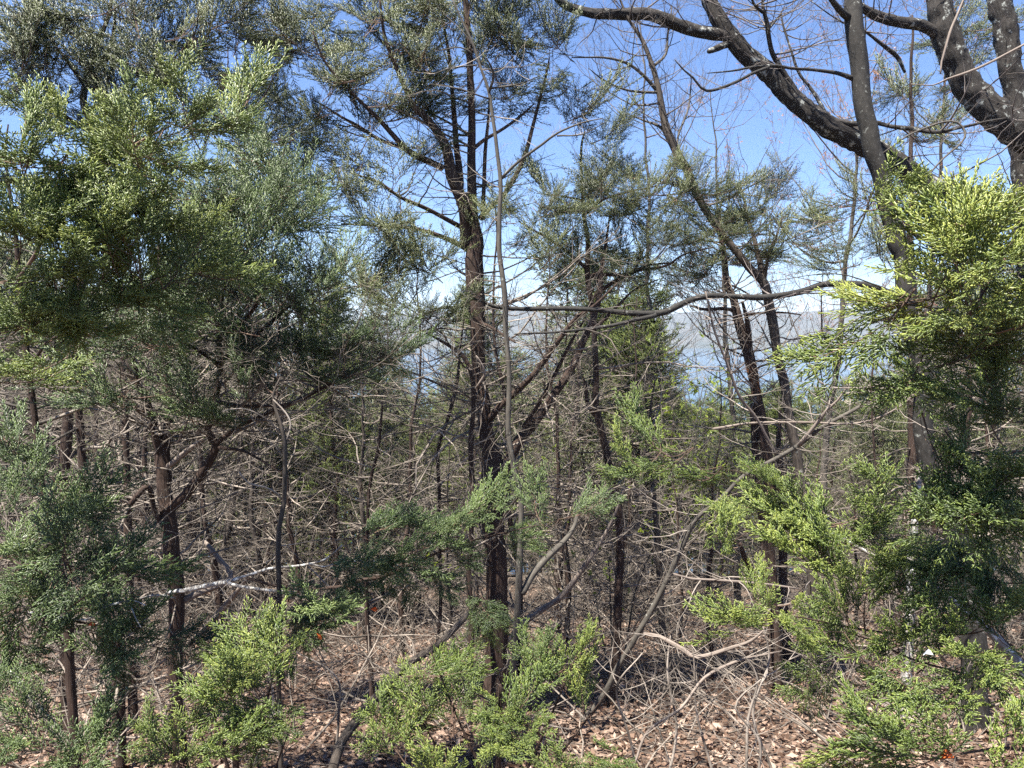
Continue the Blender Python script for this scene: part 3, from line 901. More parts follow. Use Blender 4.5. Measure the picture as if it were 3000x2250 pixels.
t.fill([(1290, 600, 90, 50, 8.4), (1580, 570, 60, 40, 8.4), (1540, 470, 70, 45, 8.5), (1480, 600, 60, 40, 8.3), (1700, 520, 60, 35, 8.6), (1650, 420, 60, 40, 8.6)], 'mid', cov=.8, tint=.3)
t.done(G_OLIVE)
br = Leafage()
for (x, y, n) in ((2210, 1080, 34), (2290, 1060, 18), (2180, 1075, 10), (2195, 1120, 16)):
    p = W(x, y, 7.95) + rng.normal(size=(n, 3)) * np.array([.07, .07, .06])
    br.add(p, unit(rng.normal(size=(n, 3)) + np.array([0, 0, -1.2])), .55, .5, 'mid')
br.build('withered_sprays', G_BROWN, t.root, t.base)

t = Tree('bare_tree', 'dark slender trunk curving up to the left into bare pale branches', 'tree')
s0 = t.stem('trunk', tr(('c2', (880, 1600, 76), (866, 1300, 70), (850, 1100, 62), (842, 800, 60), (838, 500, 60), (800, 150, 60)),
                        ('b2', (780, 1600, 62), (762, 1400, 65), (740, 1250, 64), (710, 1100, 60), (680, 950, 56), (650, 800, 60), (612, 650, 56), (580, 450, 60), (545, 280, 60), (515, 170, 58), (440, 80, 50)),
                        ('a2', (360, 1630, 46), (280, 1540, 46), (180, 1400, 46), (80, 1230, 50), (30, 1100, 54)),
                        ('a1', (2190, 1020, 54), (2100, 840, 48), (2055, 600, 40), (2010, 400, 31), (1950, 250, 26), (1870, 130, 20), (1800, -40, 12))), 8.0, B_CEDARG, 'grey', toground=True)
lim = lambda pts, d, mat=B_SAP, bark='grey', wob=.012: t.stem('limb', pts, d, mat, bark, wob=wob)
L = [lim(tr(('a1', (2040, 580, 24), (1950, 480, 19), (1850, 410, 17), (1700, 375, 14), (1500, 370, 7))), (8.0, 7.6)),
     lim(tr(('a1', (2055, 600, 20), (1850, 580, 15), (1700, 520, 11), (1600, 440, 5))), (8.0, 7.7)),
     lim(tr(('a1', (2020, 430, 22), (2110, 350, 16), (2120, 200, 12), (2140, 40, 7))), (8.0, 8.3)),
     lim(tr(('a1', (2150, 960, 26), (2080, 830, 20), (1960, 780, 12), (1860, 740, 6))), (8.0, 8.3)),
     lim(tr(('b2', (512, 170, 46), (500, 60, 40)), ('a2', (480, 1640, 34), (462, 1540, 28), (420, 1400, 20), (380, 1200, 12))), (8.0, 8.2), B_CEDARG),
     lim(tr(('b2', (530, 150, 26), (545, 40, 22)), ('a2', (590, 1560, 14), (640, 1420, 8))), (8.0, 7.8), B_CEDARG),
     lim(tr(('a2', (0, 1060, 20), (-30, 900, 14), (40, 700, 12), (60, 500, 6))), (8.0, 8.4))]
for q in L:
    t.dead_branches(q, 9, .8, .2, 1, up=.16, sub=4, sub2=3, r=.007)
t.dead_branches(s0, 40, 1.1, .45, 1, up=.16, sub=5, sub2=3, r=.008)
t.dead_branches(s0, 20, 1.0, .1, .45, up=.02, sub=5, sub2=2, r=.008)
t.done(dead=TW_BARE, deadname='bare_twigs')

# ---- cedar whose crown fills the middle right
t = Tree('cedar_tree', 'red cedar with a broad flat green crown above the long level limb', 'tree')
s0 = t.stem('trunk', tr(('c1', (1705, 1600, 92), (1740, 1300, 80), (1785, 900, 62), (1800, 500, 56), (1800, 50, 54)),
                        ('b1', (1760, 1500, 52), (1720, 1300, 50), (1660, 1000, 45), (1655, 800, 42), (1640, 500, 38), (1620, 300, 36), (1590, 100, 36)),
                        ('a1', (1590, 1560, 32), (1570, 1400, 26), (1560, 1150, 20), (1560, 950, 15), (1580, 850, 9))), 7.6, B_CEDAR, toground=True)
lim = lambda pts, d, mat=B_CEDAR, bark='cedar', wob=.012: t.stem('limb', pts, d, mat, bark, wob=wob)
lim(tr(('b1', (1640, 1030, 30), (1600, 950, 28), (1590, 850, 22), (1570, 780, 12))), (7.6, 7.5))
lim(tr(('b1', (1620, 280, 30), (1760, 170, 26), (1900, 100, 20), (2100, 60, 16)), ('b2', (0, -10, 13), (200, -60, 8))), (7.6, 7.2))
lim(tr(('b1', (1600, 140, 30), (1680, 120, 26), (1850, 120, 20), (2000, 60, 14), (2150, 40, 8))), (7.6, 8.0))
lim(tr(('b1', (1590, 80, 28), (1500, 10, 22)), ('a1', (1360, 1560, 18), (1250, 1500, 12), (1150, 1440, 7))), (7.6, 7.2))
lim(tr(('b1', (1640, 480, 26), (1780, 330, 20), (1900, 220, 14), (2060, 150, 8))), (7.6, 7.9))
lim(tr(('a1', (1570, 1400, 20), (1700, 1300, 16), (1850, 1250, 12), (2050, 1200, 7))), (7.6, 7.3))
lim(tr(('a1', (1565, 1300, 16), (1450, 1280, 12), (1330, 1260, 7))), (7.6, 7.3))
t.dead_branches(s0, 60, 1.2, .15, .75, sub=6)
t.fill([(1200, 470, 100, 55, 7.2), (1290, 430, 100, 60, 7.4), (1400, 440, 110, 60, 7.4), (1490, 420, 80, 45, 7.6), (1550, 500, 80, 45, 7.5),
        (1440, 520, 100, 50, 7.3), (1330, 520, 80, 45, 7.4), (1180, 400, 45, 30, 7.3), (1320, 290, 40, 50, 7.7), (1275, 385, 36, 32, 7.6),
        (1360, 380, 60, 40, 7.6), (1460, 360, 60, 30, 7.5), (1230, 545, 60, 40, 7.3), (1620, 470, 50, 35, 7.5), (1140, 520, 60, 40, 7.1), (1100, 440, 50, 30, 7.0), (1640, 540, 60, 35, 7.6), (1380, 590, 80, 35, 7.3), (1530, 570, 80, 35, 7.4), (1560, 420, 60, 30, 7.6)], 'mid', cov=.85, tint=.38, dirb=(0, 0, .05), size=.85)
t.done(G_OLIVE)

# ---- left hand cedars
t = Tree('cedar_tree', 'dark red cedar forking low into curved stems beside the pale dead branch', 'tree')
s0 = t.stem('trunk', tr(('c0', (1170, 1600, 100), (1155, 1200, 92), (1135, 500, 100), (1100, 300, 108), (1082, 20, 96)),
                        ('b0', (1070, 1560, 92), (1065, 1400, 96), (1050, 1250, 96), (1085, 1130, 62), (1103, 950, 55), (1090, 700, 50), (1070, 400, 40), (1040, 200, 30)), ('a0', (1020, 1560, 20), (1000, 1350, 11))), 5.0, B_CEDAR, toground=True)
lim = lambda pts, d, mat=B_CEDAR, bark='cedar', wob=.012: t.stem('limb', pts, d, mat, bark, wob=wob)
a = lim(tr(('b0', (1060, 1659, 76), (1200, 1560, 66), (1310, 1420, 60), (1398, 1260, 60), (1400, 1200, 54), (1355, 1130, 50), (1385, 1030, 45), (1408, 900, 40), (1430, 690, 44), (1420, 550, 36), (1420, 420, 30), (1430, 250, 18), (1460, 100, 9))), (5.0, 4.6))
b = lim(tr(('b0', (1045, 1290, 66), (1000, 1180, 60), (950, 1000, 55), (900, 850, 46), (860, 700, 38), (800, 540, 28), (760, 380, 14))), (5.0, 4.7))
c = lim(tr(('b0', (1405, 1215, 34), (1500, 1140, 28), (1750, 1015, 26), (1950, 930, 27), (2100, 850, 24), (2212, 790, 18)), ('b1', (150, 700, 12), (300, 640, 6))), (4.72, 4.9))
lim(tr(('b0', (1410, 940, 30), (1500, 970, 25), (1750, 972, 18), (1850, 955, 8))), (4.66, 4.4))
lim(tr(('b0', (1435, 680, 40), (1540, 600, 30), (1640, 530, 26), (1750, 440, 22), (1850, 350, 16), (1980, 280, 8))), (4.62, 4.8))
lim(tr(('b0', (1425, 520, 34), (1570, 420, 28), (1700, 270, 19), (1760, 150, 9))), (4.6, 4.3))
lim(tr(('b0', (1425, 700, 24), (1320, 640, 20), (1200, 560, 12), (1100, 480, 7))), (4.62, 4.3))
lim(tr(('b0', (1420, 1240, 28), (1560, 1250, 22), (1700, 1330, 16), (1860, 1440, 10))), (4.72, 4.4))
d_ = lim(tr(('c0', (1120, 420, 60), (1000, 370, 40), (860, 340, 30), (780, 200, 30), (700, 60, 24), (640, -60, 12))), (5.0, 4.4), B_DEAD, 'dead')
lim(tr(('c0', (1210, 860, 44), (1380, 690, 46), (1490, 570, 36), (1600, 440, 20))), (5.0, 4.6), B_DEAD, 'dead')
lim(tr(('c0', (1130, 600, 50), (1300, 520, 40), (1500, 430, 34), (1420, 300, 34), (1330, 190, 24))), (5.0, 5.3), B_DEAD, 'dead')
lim(tr(('b0', (1080, 1370, 40), (1220, 1250, 36), (1310, 1185, 24))), (5.0, 4.8), B_DEAD, 'dead')
lim(tr(('b0', (1400, 1060, 24), (1510, 1010, 22), (1600, 940, 22), (1670, 870, 19), (1700, 785, 8))), (4.66, 4.4), B_DEAD, 'dead')
lim(tr(('c0', (1100, 130, 46), (1000, 20, 36)), ('b0', (960, 1490, 34), (850, 1610, 36))), (5.0, 4.8))
W_ = lim(tr(('c0', (1090, 520, 34), (1200, 508, 31), (1350, 482, 33), (1480, 460, 32), (1600, 420, 20), (1750, 372, 17), (1950, 340, 15), (2100, 300, 12), (2212, 210, 8))), (4.9, 3.9), B_PALE, 'dead')
lim(tr(('c0', (1480, 462, 26), (1540, 480, 22), (1700, 510, 19), (1900, 525, 10))), (4.5, 4.2), B_PALE, 'dead')
lim(tr(('c0', (2000, 332, 14), (2100, 362, 11), (2212, 330, 10)), ('c1', (200, 325, 8), (420, 330, 5))), (4.0, 4.0), B_PALE, 'dead')
g = lim(tr(('c0', (1600, 430, 20), (1900, 500, 18), (2212, 490, 20)), ('c1', (120, 450, 22), (250, 425, 24), (420, 355, 20), (640, 250, 14), (900, 160, 10), (1300, 80, 7))), (4.4, 4.0))
lim(tr(('c0', (1130, 560, 20), (1000, 545, 14), (900, 565, 8))), (4.9, 4.5), B_PALE, 'dead')
for q in (s0, a, b, c):
    t.dead_branches(q, 34, 1.0, .15, .8, sub=6, sub2=4, r=.008)
t.dead_branches(d_, 12, .6, .1, 1, sub=4)
t.dead_branches(W_, 8, .35, .3, 1, sub=2, sub2=1, r=.005)
# foliage canopy of this tree
t.fill([(420, 430, 150, 80, 4.4), (560, 470, 130, 90, 4.6), (470, 560, 150, 70, 4.3), (600, 620, 130, 70, 4.4), (690, 590, 70, 70, 4.7), (360, 640, 110, 60, 4.2),
        (560, 330, 60, 40, 4.8), (660, 440, 80, 60, 5.0), (330, 720, 80, 55, 4.0), (250, 830, 90, 60, 4.2), (400, 860, 80, 50, 4.3), (500, 700, 90, 50, 4.4), (610, 740, 90, 55, 4.6),
        (680, 800, 70, 45, 4.7), (760, 740, 70, 50, 4.9), (840, 770, 80, 50, 5.0), (540, 800, 60, 40, 4.4), (470, 910, 50, 40, 4.5)], 'mid', cov=1.15, tint=.36, size=.85)
# the mid level sprays carried by the long lower limb
t.fill([(800, 1130, 90, 50, 4.0), (880, 1190, 100, 55, 3.9), (960, 1140, 80, 45, 4.0), (1030, 1090, 70, 35, 4.2), (760, 1230, 80, 50, 3.8), (860, 1260, 70, 35, 4.0),
        (700, 1290, 70, 50, 3.6), (650, 1330, 60, 50, 3.6), (1180, 1090, 70, 32, 4.4), (1260, 1090, 55, 25, 4.5), (1120, 1140, 50, 25, 4.3), (990, 1200, 45, 30, 4.0)], 'near', cov=.62, tint=.48, rdepth=.22, dirb=(.6, -.1, .0))
t.fill([(1050, 1290, 42, 50, 3.8), (1045, 1330, 25, 25, 3.8), (950, 1240, 40, 30, 3.9)], 'near', cov=.6, tint=.38, rdepth=.12, size=.8, dirb=(0, -.2, -.3))
t.done(G_BLUE)

t = Tree('cedar_tree', 'thin dark cedar stem carrying bright yellow-green sprays at the left edge', 'tree')
s0 = t.stem('trunk', tr(('c0', (420, 700, 60), (370, 300, 52), (330, 60, 46)), ('b0', (290, 1480, 44), (270, 1300, 44), (240, 1100, 42), (210, 900, 40), (180, 640, 42), (160, 450, 40), (120, 200, 34)), ('a0', (80, 1500, 28), (40, 1250, 22), (30, 1000, 15), (60, 800, 9))), 4.2, B_CEDAR, toground=True)
lim = lambda pts, d, mat=B_CEDAR, bark='cedar', wob=.012: t.stem('limb', pts, d, mat, bark, wob=wob)
lim(tr(('b0', (120, 150, 30), (200, 20, 26)), ('a0', (460, 1210, 34), (560, 1130, 36), (690, 1065, 34), (850, 965, 28), (960, 900, 18), (1100, 820, 10))), (4.15, 2.9), TW_CEDAR)
lim(tr(('a0', (700, 1070, 18), (850, 1110, 14), (1000, 1170, 9), (1200, 1180, 6))), (3.25, 3.1), TW_CEDAR)
lim(tr(('b0', (170, 560, 26), (350, 420, 22), (600, 300, 17), (850, 200, 12), (1080, 120, 7))), (4.2, 3.0))
lim(tr(('a0', (70, 1450, 22), (200, 1250, 18), (420, 1000, 9))), (4.2, 2.9))
lim(tr(('b0', (190, 700, 24), (330, 560, 18), (520, 480, 12), (760, 450, 6))), (4.2, 3.1))
t.dead_branches(s0, 34, .9, .1, .75, sub=5, sub2=3, r=.008)
t.fill([(50, 330, 80, 60, 2.8), (180, 440, 130, 70, 3.0), (330, 330, 70, 50, 2.9), (440, 270, 75, 45, 3.0), (490, 220, 40, 25, 3.1), (330, 250, 40, 40, 2.9), (60, 480, 90, 60, 2.7), (80, 600, 110, 70, 2.7),
        (230, 560, 120, 60, 3.0), (60, 690, 90, 60, 2.8), (350, 480, 110, 55, 3.2), (300, 640, 110, 45, 3.2), (430, 590, 90, 35, 3.3), (170, 700, 80, 45, 3.0), (340, 400, 60, 40, 3.1), (110, 260, 60, 40, 3.2), (200, 350, 80, 50, 3.1), (120, 400, 80, 50, 3.0), (20, 800, 60, 50, 3.2)], 'near', cov=1.35, tint=.54, dirb=(.35, -.1, .22))
t.done(G_NEAR)

t = Tree('cedar_tree', 'dense dark cedar top standing high behind the bright left hand sprays', 'tree')
s0 = t.stem('trunk', tr(('c0', (420, 600, 90), (400, 100, 84)), ('b0', (400, 1500, 80), (420, 1350, 74), (435, 1100, 68), (440, 800, 62), (480, 400, 58), (540, 100, 54)), ('a0', (600, 1300, 50), (615, 880, 48), (540, 640, 42), (600, 350, 34), (700, 100, 26), (740, -150, 18))), 6.4, B_CEDAR, toground=True)
lim = lambda pts, d, mat=B_CEDAR, bark='cedar', wob=.012: t.stem('limb', pts, d, mat, bark, wob=wob)
lim(tr(('a0', (600, 860, 34), (450, 780, 32), (340, 690, 28), (180, 560, 18), (40, 480, 9))), (6.4, 5.8))
lim(tr(('a0', (560, 560, 30), (700, 350, 24), (735, 200, 20), (740, 50, 14))), (6.4, 6.0))
lim(tr(('a0', (600, 700, 26), (850, 560, 20), (1050, 450, 14), (1250, 250, 9), (1300, 60, 6))), (6.4, 5.9))
lim(tr(('a0', (620, 800, 24), (900, 800, 19), (1300, 720, 14), (1560, 800, 12), (1720, 620, 9), (1780, 480, 5))), (6.4, 6.0))
lim(tr(('a0', (550, 560, 26), (400, 350, 20), (260, 150, 14), (200, 0, 9))), (6.4, 5.9))
t.dead_branches(s0, 46, 1.1, .1, .7, sub=6)
t.fill([(60, 60, 90, 70, 5.8), (180, 70, 110, 70, 6.0), (320, 60, 110, 70, 6.2), (440, 90, 80, 70, 6.2), (90, 180, 100, 60, 5.9), (230, 190, 110, 70, 6.1), (350, 180, 90, 60, 6.1), (470, 180, 60, 50, 6.2),
        (200, 270, 90, 45, 6.1), (60, 120, 70, 60, 5.7), (510, 60, 55, 60, 6.3), (300, 270, 70, 40, 6.1), (530, 260, 40, 50, 6.3), (590, 300, 45, 40, 6.2),
        (100, -40, 120, 50, 6.2), (350, -40, 120, 50, 6.3)], 'mid', cov=1.2, tint=.30)
t.done(G_OLIVE)

for (lab, segs, dd, nb) in (
        ('black cedar trunk standing left of the forked cedar, bending at shoulder height', (('c0', (785, 1560, 64), (770, 1200, 82), (760, 900, 86), (722, 500, 76), (655, 250, 70), (600, 90, 60)), ('b0', (560, 1550, 54), (540, 1300, 50), (520, 1000, 46), (500, 700, 40), (480, 400, 30), (470, 100, 20))), 5.6, 50),
        ('reddish cedar stem close behind the bent black trunk', (('c0', (880, 1560, 62), (862, 1200, 60), (845, 800, 58), (830, 300, 54)), ('b0', (830, 1500, 50), (820, 1200, 46), (800, 900, 40), (790, 600, 30), (780, 300, 20))), 6.6, 50)):
    t = Tree('cedar_tree', lab, 'tree')
    s0 = t.stem('trunk', tr(*segs), dd, B_CEDAR, toground=True)
    t.dead_branches(s0, nb, 1.2, .1, .8, sub=6)
    P0 = s0[-1, :3]
    t.done()

# ---- cedar standing just outside the left edge: its low boughs reach in
t = Tree('cedar_tree', 'low drooping cedar boughs reaching in from the left edge below the dark trunks', 'tree')
q = W(-420, 1700, 3.4); gz = float(ground_z(q[0], q[1])); t.setbase((q[0], q[1], gz))
Q = np.array([[q[0], q[1], gz - .1, .09], [q[0] + .03, q[1], gz + 1.5, .07], [q[0], q[1] + .05, gz + 3.2, .05], [q[0] + .04, q[1], gz + 5, .03]])
t.stem_world('trunk', Q, B_CEDAR)
lim = lambda pts, d, mat=B_CEDAR, bark='cedar', wob=.012: t.stem('limb', pts, d, mat, bark, wob=wob)
lim(tr(('c0', (-900, -120, 40), (-400, 60, 34), (0, 215, 30), (110, 340, 27), (300, 330, 18), (520, 360, 13), (800, 470, 6))), (3.4, 3.0))
lim(tr(('c0', (-900, 400, 40), (-300, 560, 32), (100, 640, 26), (400, 700, 20), (700, 760, 14), (900, 760, 8))), (3.4, 3.1))
lim(tr(('c0', (-880, 700, 44), (-300, 850, 36), (80, 1050, 30), (150, 1160, 25), (240, 1260, 20), (390, 1410, 9))), (3.4, 3.2), B_PALE, 'dead')
lim(tr(('c0', (-900, 1000, 36), (-200, 1350, 24), (100, 1480, 16), (400, 1540, 8))), (3.4, 2.9))
lim(tr(('c0', (180, 650, 18), (550, 700, 13), (650, 622, 12), (830, 570, 11), (930, 600, 7))), (3.2, 3.0), B_PALE, 'dead')
lim(tr(('c0', (820, 572, 10), (858, 680, 9), (905, 760, 6))), (3.02, 2.95), B_PALE, 'dead')
t.fill([(60, 1180, 70, 50, 3.0), (160, 1200, 80, 40, 3.0), (230, 1240, 60, 40, 3.1), (60, 1270, 70, 50, 3.1), (150, 1330, 90, 60, 3.2), (280, 1360, 80, 50, 3.2), (60, 1400, 70, 50, 3.2), (360, 1400, 60, 45, 3.2),
        (230, 1420, 70, 40, 3.3), (40, 1060, 60, 50, 3.3), (170, 1090, 70, 35, 3.2), (30, 960, 50, 60, 3.6)], 'near', cov=.95, tint=.36, dirb=(.35, 0, -.05))
t.fill([(60, 1600, 90, 50, 2.8), (180, 1630, 80, 35, 2.9), (30, 1500, 60, 40, 2.9)], 'near', cov=1.0, tint=.42, dirb=(.3, 0, .1))
t.done(G_BLUE)


# ---- young cedars in front
def young(lab, x, d, blobs, tint, mat, spines, bx=0):
    t = Tree('young_cedar', lab, 'young tree')
    q = W(x * KD, 1500, d); gz = float(ground_z(q[0], q[1])); t.setbase((q[0], q[1], gz))
    top = W(x * KD, spines[0][1] * KD, d)
    Q = np.array([[q[0], q[1], gz - .05, .022], [q[0] * .7 + top[0] * .3, q[1], gz * .65 + top[2] * .35, .017], [top[0], top[1], top[2], .006]])
    s0 = t.stem_world('trunk', Q, B_CEDAR)
    for (sx, sy, sd) in spines:
        e = W(sx * KD, sy * KD, sd)
        k = s0[int(len(s0) * rng.uniform(.35, .6))]
        mid = (k[:3] + e) * .5 + np.array([0, 0, -.04])
        t.stem_world('limb', np.array([[*k[:3], .009], [*mid, .006], [*e, .0022]]), B_CEDAR, wob=.006)
    t.fill(blobs, 'near', cov=.7, tint=tint, dirb=(0, -.05, .3), size=.9)
    t.done(mat)


young('small bushy cedar with upswept sprays below the leaning dark pole', 500, 3.0,
      [(480, 1450, 75, 40, 3.0), (560, 1440, 70, 40, 3.0), (500, 1520, 90, 50, 2.9), (580, 1540, 60, 50, 2.9), (450, 1590, 80, 45, 2.9), (540, 1620, 90, 40, 2.8), (330, 1620, 80, 35, 2.7), (620, 1450, 35, 35, 3.1)], .46, G_NEAR,
      [(500, 1440, 3.0), (440, 1420, 3.0), (600, 1410, 3.0), (420, 1540, 2.9), (630, 1560, 2.9), (350, 1600, 2.7)])
young('young cedar with feathery sprays spreading in front of the shaggy central trunk', 1080, 3.2,
      [(930, 1440, 38, 50, 3.2), (985, 1530, 70, 45, 3.2), (900, 1520, 40, 40, 3.2), (1080, 1520, 80, 45, 3.2), (1180, 1470, 70, 40, 3.2), (1250, 1420, 45, 35, 3.2), (1270, 1500, 50, 30, 3.2), (1150, 1560, 70, 40, 3.1),
       (1060, 1600, 110, 45, 3.0), (960, 1620, 110, 40, 3.0), (1180, 1640, 110, 30, 3.0), (860, 1600, 70, 50, 3.1), (1320, 1650, 60, 25, 3.0)], .48, G_NEAR,
      [(1080, 1480, 3.2), (930, 1410, 3.2), (1250, 1405, 3.2), (1310, 1500, 3.2), (880, 1500, 3.2), (1180, 1600, 3.0), (950, 1600, 3.0), (860, 1600, 3.1)])

# ---- big cedar at the right edge, close to the viewer
t = Tree('cedar_tree', 'cedar with glossy yellow-green boughs crowding in from the right edge', 'tree')
q = W(3190, 1500, 3.0); gz = float(ground_z(q[0], q[1])); t.setbase((q[0], q[1], gz))
Q = np.array([[q[0], q[1], gz - .1, .1], [q[0] + .03, q[1], gz + 1.4, .085], [q[0] - .03, q[1] + .05, gz + 2.9, .065], [q[0] + .02, q[1], gz + 4.6, .04], [q[0], q[1], gz + 6, .015]])
t.stem_world('trunk', Q, B_CEDAR)
lim = lambda pts, d, mat=B_CEDAR, bark='cedar', wob=.012: t.stem('limb', pts, d, mat, bark, wob=wob)
lim(tr(('c2', (2500, 1420, 92), (2300, 1160, 84), (2100, 905, 74), (1950, 750, 62), (1800, 630, 44), (1640, 500, 30), (1480, 400, 25), (1220, 270, 22), (1000, 140, 18), (850, 40, 12), (700, -60, 7))), (3.0, 3.2), B_PALE, 'dead')
lim(tr(('c2', (2560, 1330, 30), (2200, 1240, 24), (1950, 1120, 20), (1800, 1050, 18), (1640, 1000, 16), (1430, 930, 14), (1280, 850, 12), (1050, 770, 8), (830, 770, 4))), (3.0, 2.7))
lim(tr(('c2', (1500, 800, 14), (1050, 740, 12), (800, 690, 11), (590, 670, 9), (350, 700, 6), (110, 830, 3))), (2.9, 2.8))
lim(tr(('c2', (1000, 150, 14), (700, 40, 10)), ('b2', (600, 1580, 8), (400, 1420, 6), (160, 1380, 4), (-100, 1330, 4), (-250, 1200, 3))), (3.15, 3.4))
lim(tr(('c2', (900, 60, 12), (600, 60, 10), (400, 120, 8), (250, 240, 4))), (3.2, 3.0))
lim(tr(('b2', (2560, 420, 34), (2212, 330, 26), (1950, 320, 20), (1600, 330, 16), (1450, 265, 12), (1250, 170, 9), (1000, 110, 7), (560, 155, 3))), (3.0, 2.3), B_SAP)
lim(tr(('b2', (1600, 330, 14), (1400, 330, 11), (1130, 410, 9), (950, 570, 6), (820, 745, 3))), (2.55, 2.2), B_SAP)
lim(tr(('b2', (2560, 820, 34), (2212, 700, 24), (1900, 600, 16), (1600, 560, 8), (1300, 560, 4))), (3.0, 2.5))
lim(tr(('b2', (2560, 1200, 34), (2212, 1250, 24), (1900, 1270, 16), (1640, 1240, 8))), (3.0, 2.5))
lim(tr(('a2', (2560, 1400, 34), (2212, 1350, 24), (1800, 1320, 16), (1400, 1290, 11), (1150, 1210, 5))), (3.0, 2.5))
lim(tr(('c2', (2560, 1650, 34), (2212, 1560, 24), (1900, 1560, 16), (1600, 1600, 9))), (3.0, 2.4))
lim(tr(('b2', (2540, 1700, 34), (2212, 1640, 26), (1900, 1600, 18), (1700, 1540, 9))), (3.0, 2.6))
t.fill([(1930, 430, 45, 22, 2.5), (1970, 490, 45, 35, 2.5), (2080, 490, 90, 40, 2.5), (2160, 480, 60, 40, 2.4), (2080, 570, 110, 55, 2.3), (2170, 590, 60, 60, 2.3), (1960, 640, 60, 32, 2.3),
        (2060, 650, 110, 40, 2.3), (2160, 690, 70, 50, 2.3), (1900, 690, 45, 25, 2.3)], 'near', cov=1.6, tint=.72, dirb=(-.3, -.1, .15))
t.fill([(2090, 740, 90, 45, 2.5), (2000, 770, 60, 35, 2.5), (2160, 790, 70, 60, 2.5), (2150, 890, 70, 60, 2.6), (2100, 850, 60, 50, 2.6), (2060, 980, 80, 45, 2.5), (2150, 1010, 70, 50, 2.5), (2050, 1080, 80, 35, 2.5),
        (2150, 1100, 80, 45, 2.5)], 'near', cov=1.4, tint=.44, dirb=(-.3, -.1, .15))
t.fill([(1790, 1120, 110, 55, 3.1), (1900, 1080, 90, 50, 3.0), (1880, 1180, 110, 55, 3.0), (2000, 1180, 100, 60, 2.9), (2110, 1210, 90, 60, 2.7), (1780, 1220, 80, 45, 3.0), (1980, 1290, 110, 55, 2.7), (2110, 1320, 90, 60, 2.6),
        (1860, 1300, 80, 45, 2.9), (1920, 1390, 110, 45, 2.7), (2060, 1410, 110, 60, 2.5), (1820, 1390, 60, 40, 2.8), (1900, 1470, 100, 40, 2.7), (2080, 1510, 110, 60, 2.4), (2160, 1440, 60, 60, 2.4), (1780, 1310, 60, 35, 2.9),
        (1980, 1600, 110, 40, 2.4), (2120, 1600, 90, 50, 2.3), (1860, 1640, 80, 25, 2.5), (1770, 1450, 45, 40, 2.9)], 'near', cov=.78, tint=.46, dirb=(-.3, -.1, .12))
t.fill([(1650, 1290, 55, 40, 2.8), (1590, 1330, 55, 22, 2.8), (1690, 1330, 50, 30, 2.8), (1620, 1110, 60, 35, 3.1), (1560, 1150, 45, 30, 3.0), (1660, 1040, 45, 45, 3.2), (1700, 1090, 55, 40, 3.2)], 'near', cov=.6, tint=.56, dirb=(-.6, -.1, .05), rdepth=.15, size=.85)
t.fill([(1400, 950, 60, 25, 3.4), (1450, 990, 55, 30, 3.4), (1370, 1000, 45, 30, 3.4), (1340, 960, 30, 18, 3.4), (1530, 1030, 50, 28, 3.3)], 'near', cov=.5, tint=.5, dirb=(-.6, -.1, .0), rdepth=.15, size=.8)
t.done(G_NEAR)

# ---- leaning and dead stems
t = Tree('dead_sapling', 'long pale leaning dead stem slanting up to the right past the two dark trunks', 'dead tree')
s0 = t.stem('trunk', tr(('c1', (1400, 1570, 54), (1550, 1380, 48), (1700, 1190, 42), (1790, 1000, 40), (1900, 830, 40), (2050, 550, 38), (2150, 350, 36)), ('c2', (20, 180, 34), (100, 40, 32)), ('b2', (260, 1560, 30), (400, 1420, 28), (620, 1300, 28), (760, 1220, 28), (900, 1110, 24), (1100, 1000, 22), (1300, 890, 22), (1470, 810, 22), (1600, 720, 17), (1700, 630, 9))), (7.0, 5.6), B_SAP, 'dead', toground=True)
lim = lambda pts, d, mat=B_DEAD, bark='dead', wob=.01: t.stem('limb', pts, d, mat, bark, wob=wob)
L = [lim(tr(('b2', (750, 1225, 26), (870, 1070, 25), (920, 1000, 20), (1000, 930, 14), (1060, 850, 7))), (6.0, 5.7)),
     lim(tr(('b2', (610, 1300, 20), (480, 1060, 20), (370, 920, 20), (300, 720, 18), (220, 500, 16), (180, 330, 13), (155, 230, 9))), (6.1, 5.7)),
     lim(tr(('b2', (1450, 820, 14), (1260, 850, 13), (1080, 855, 10), (860, 850, 6))), (5.75, 5.5)),
     lim(tr(('b2', (200, 1120, 18), (450, 1085, 16), (800, 1080, 14), (1150, 1080, 12), (1400, 980, 9), (1600, 800, 5))), (6.2, 5.6))]
for q in L + [s0]:
    t.dead_branches(q, 14, .7, .3, 1, sub=3, sub2=2, r=.007)
t.done(dead=TW_PALE)

t = Tree('dead_sapling', 'pale slanting dead stem crossing behind the grey sapling foot', 'dead tree')
s0 = t.stem('trunk', tr(('c1', (1090, 850, 36), (1180, 730, 40), (1400, 560, 38), (1500, 440, 36), (1600, 300, 34), (1730, 110, 24)), ('b1', (1840, 1500, 12))), (7.6, 7.2), B_DEAD, 'dead', toground=True)
t.dead_branches(s0, 24, .9, .1, 1, sub=4, sub2=2, r=.007)
t.done(dead=TW_PALE)

t = Tree('leaning_pole', 'dark leaning pole rising from the leaf litter toward the central cedar', 'dead tree')
s0 = t.stem('trunk', tr(('c0', (2160, 1640, 64)), ('c1', (0, 1480, 62), (150, 1280, 66), (300, 1130, 60), (420, 990, 52), (600, 880, 46), (720, 770, 40), (800, 690, 34), (900, 560, 20))), (5.4, 6.4), B_CEDARG, 'grey', toground=True)
t.dead_branches(s0, 22, .7, .2, 1, sub=4, sub2=2, r=.007)
t.done()

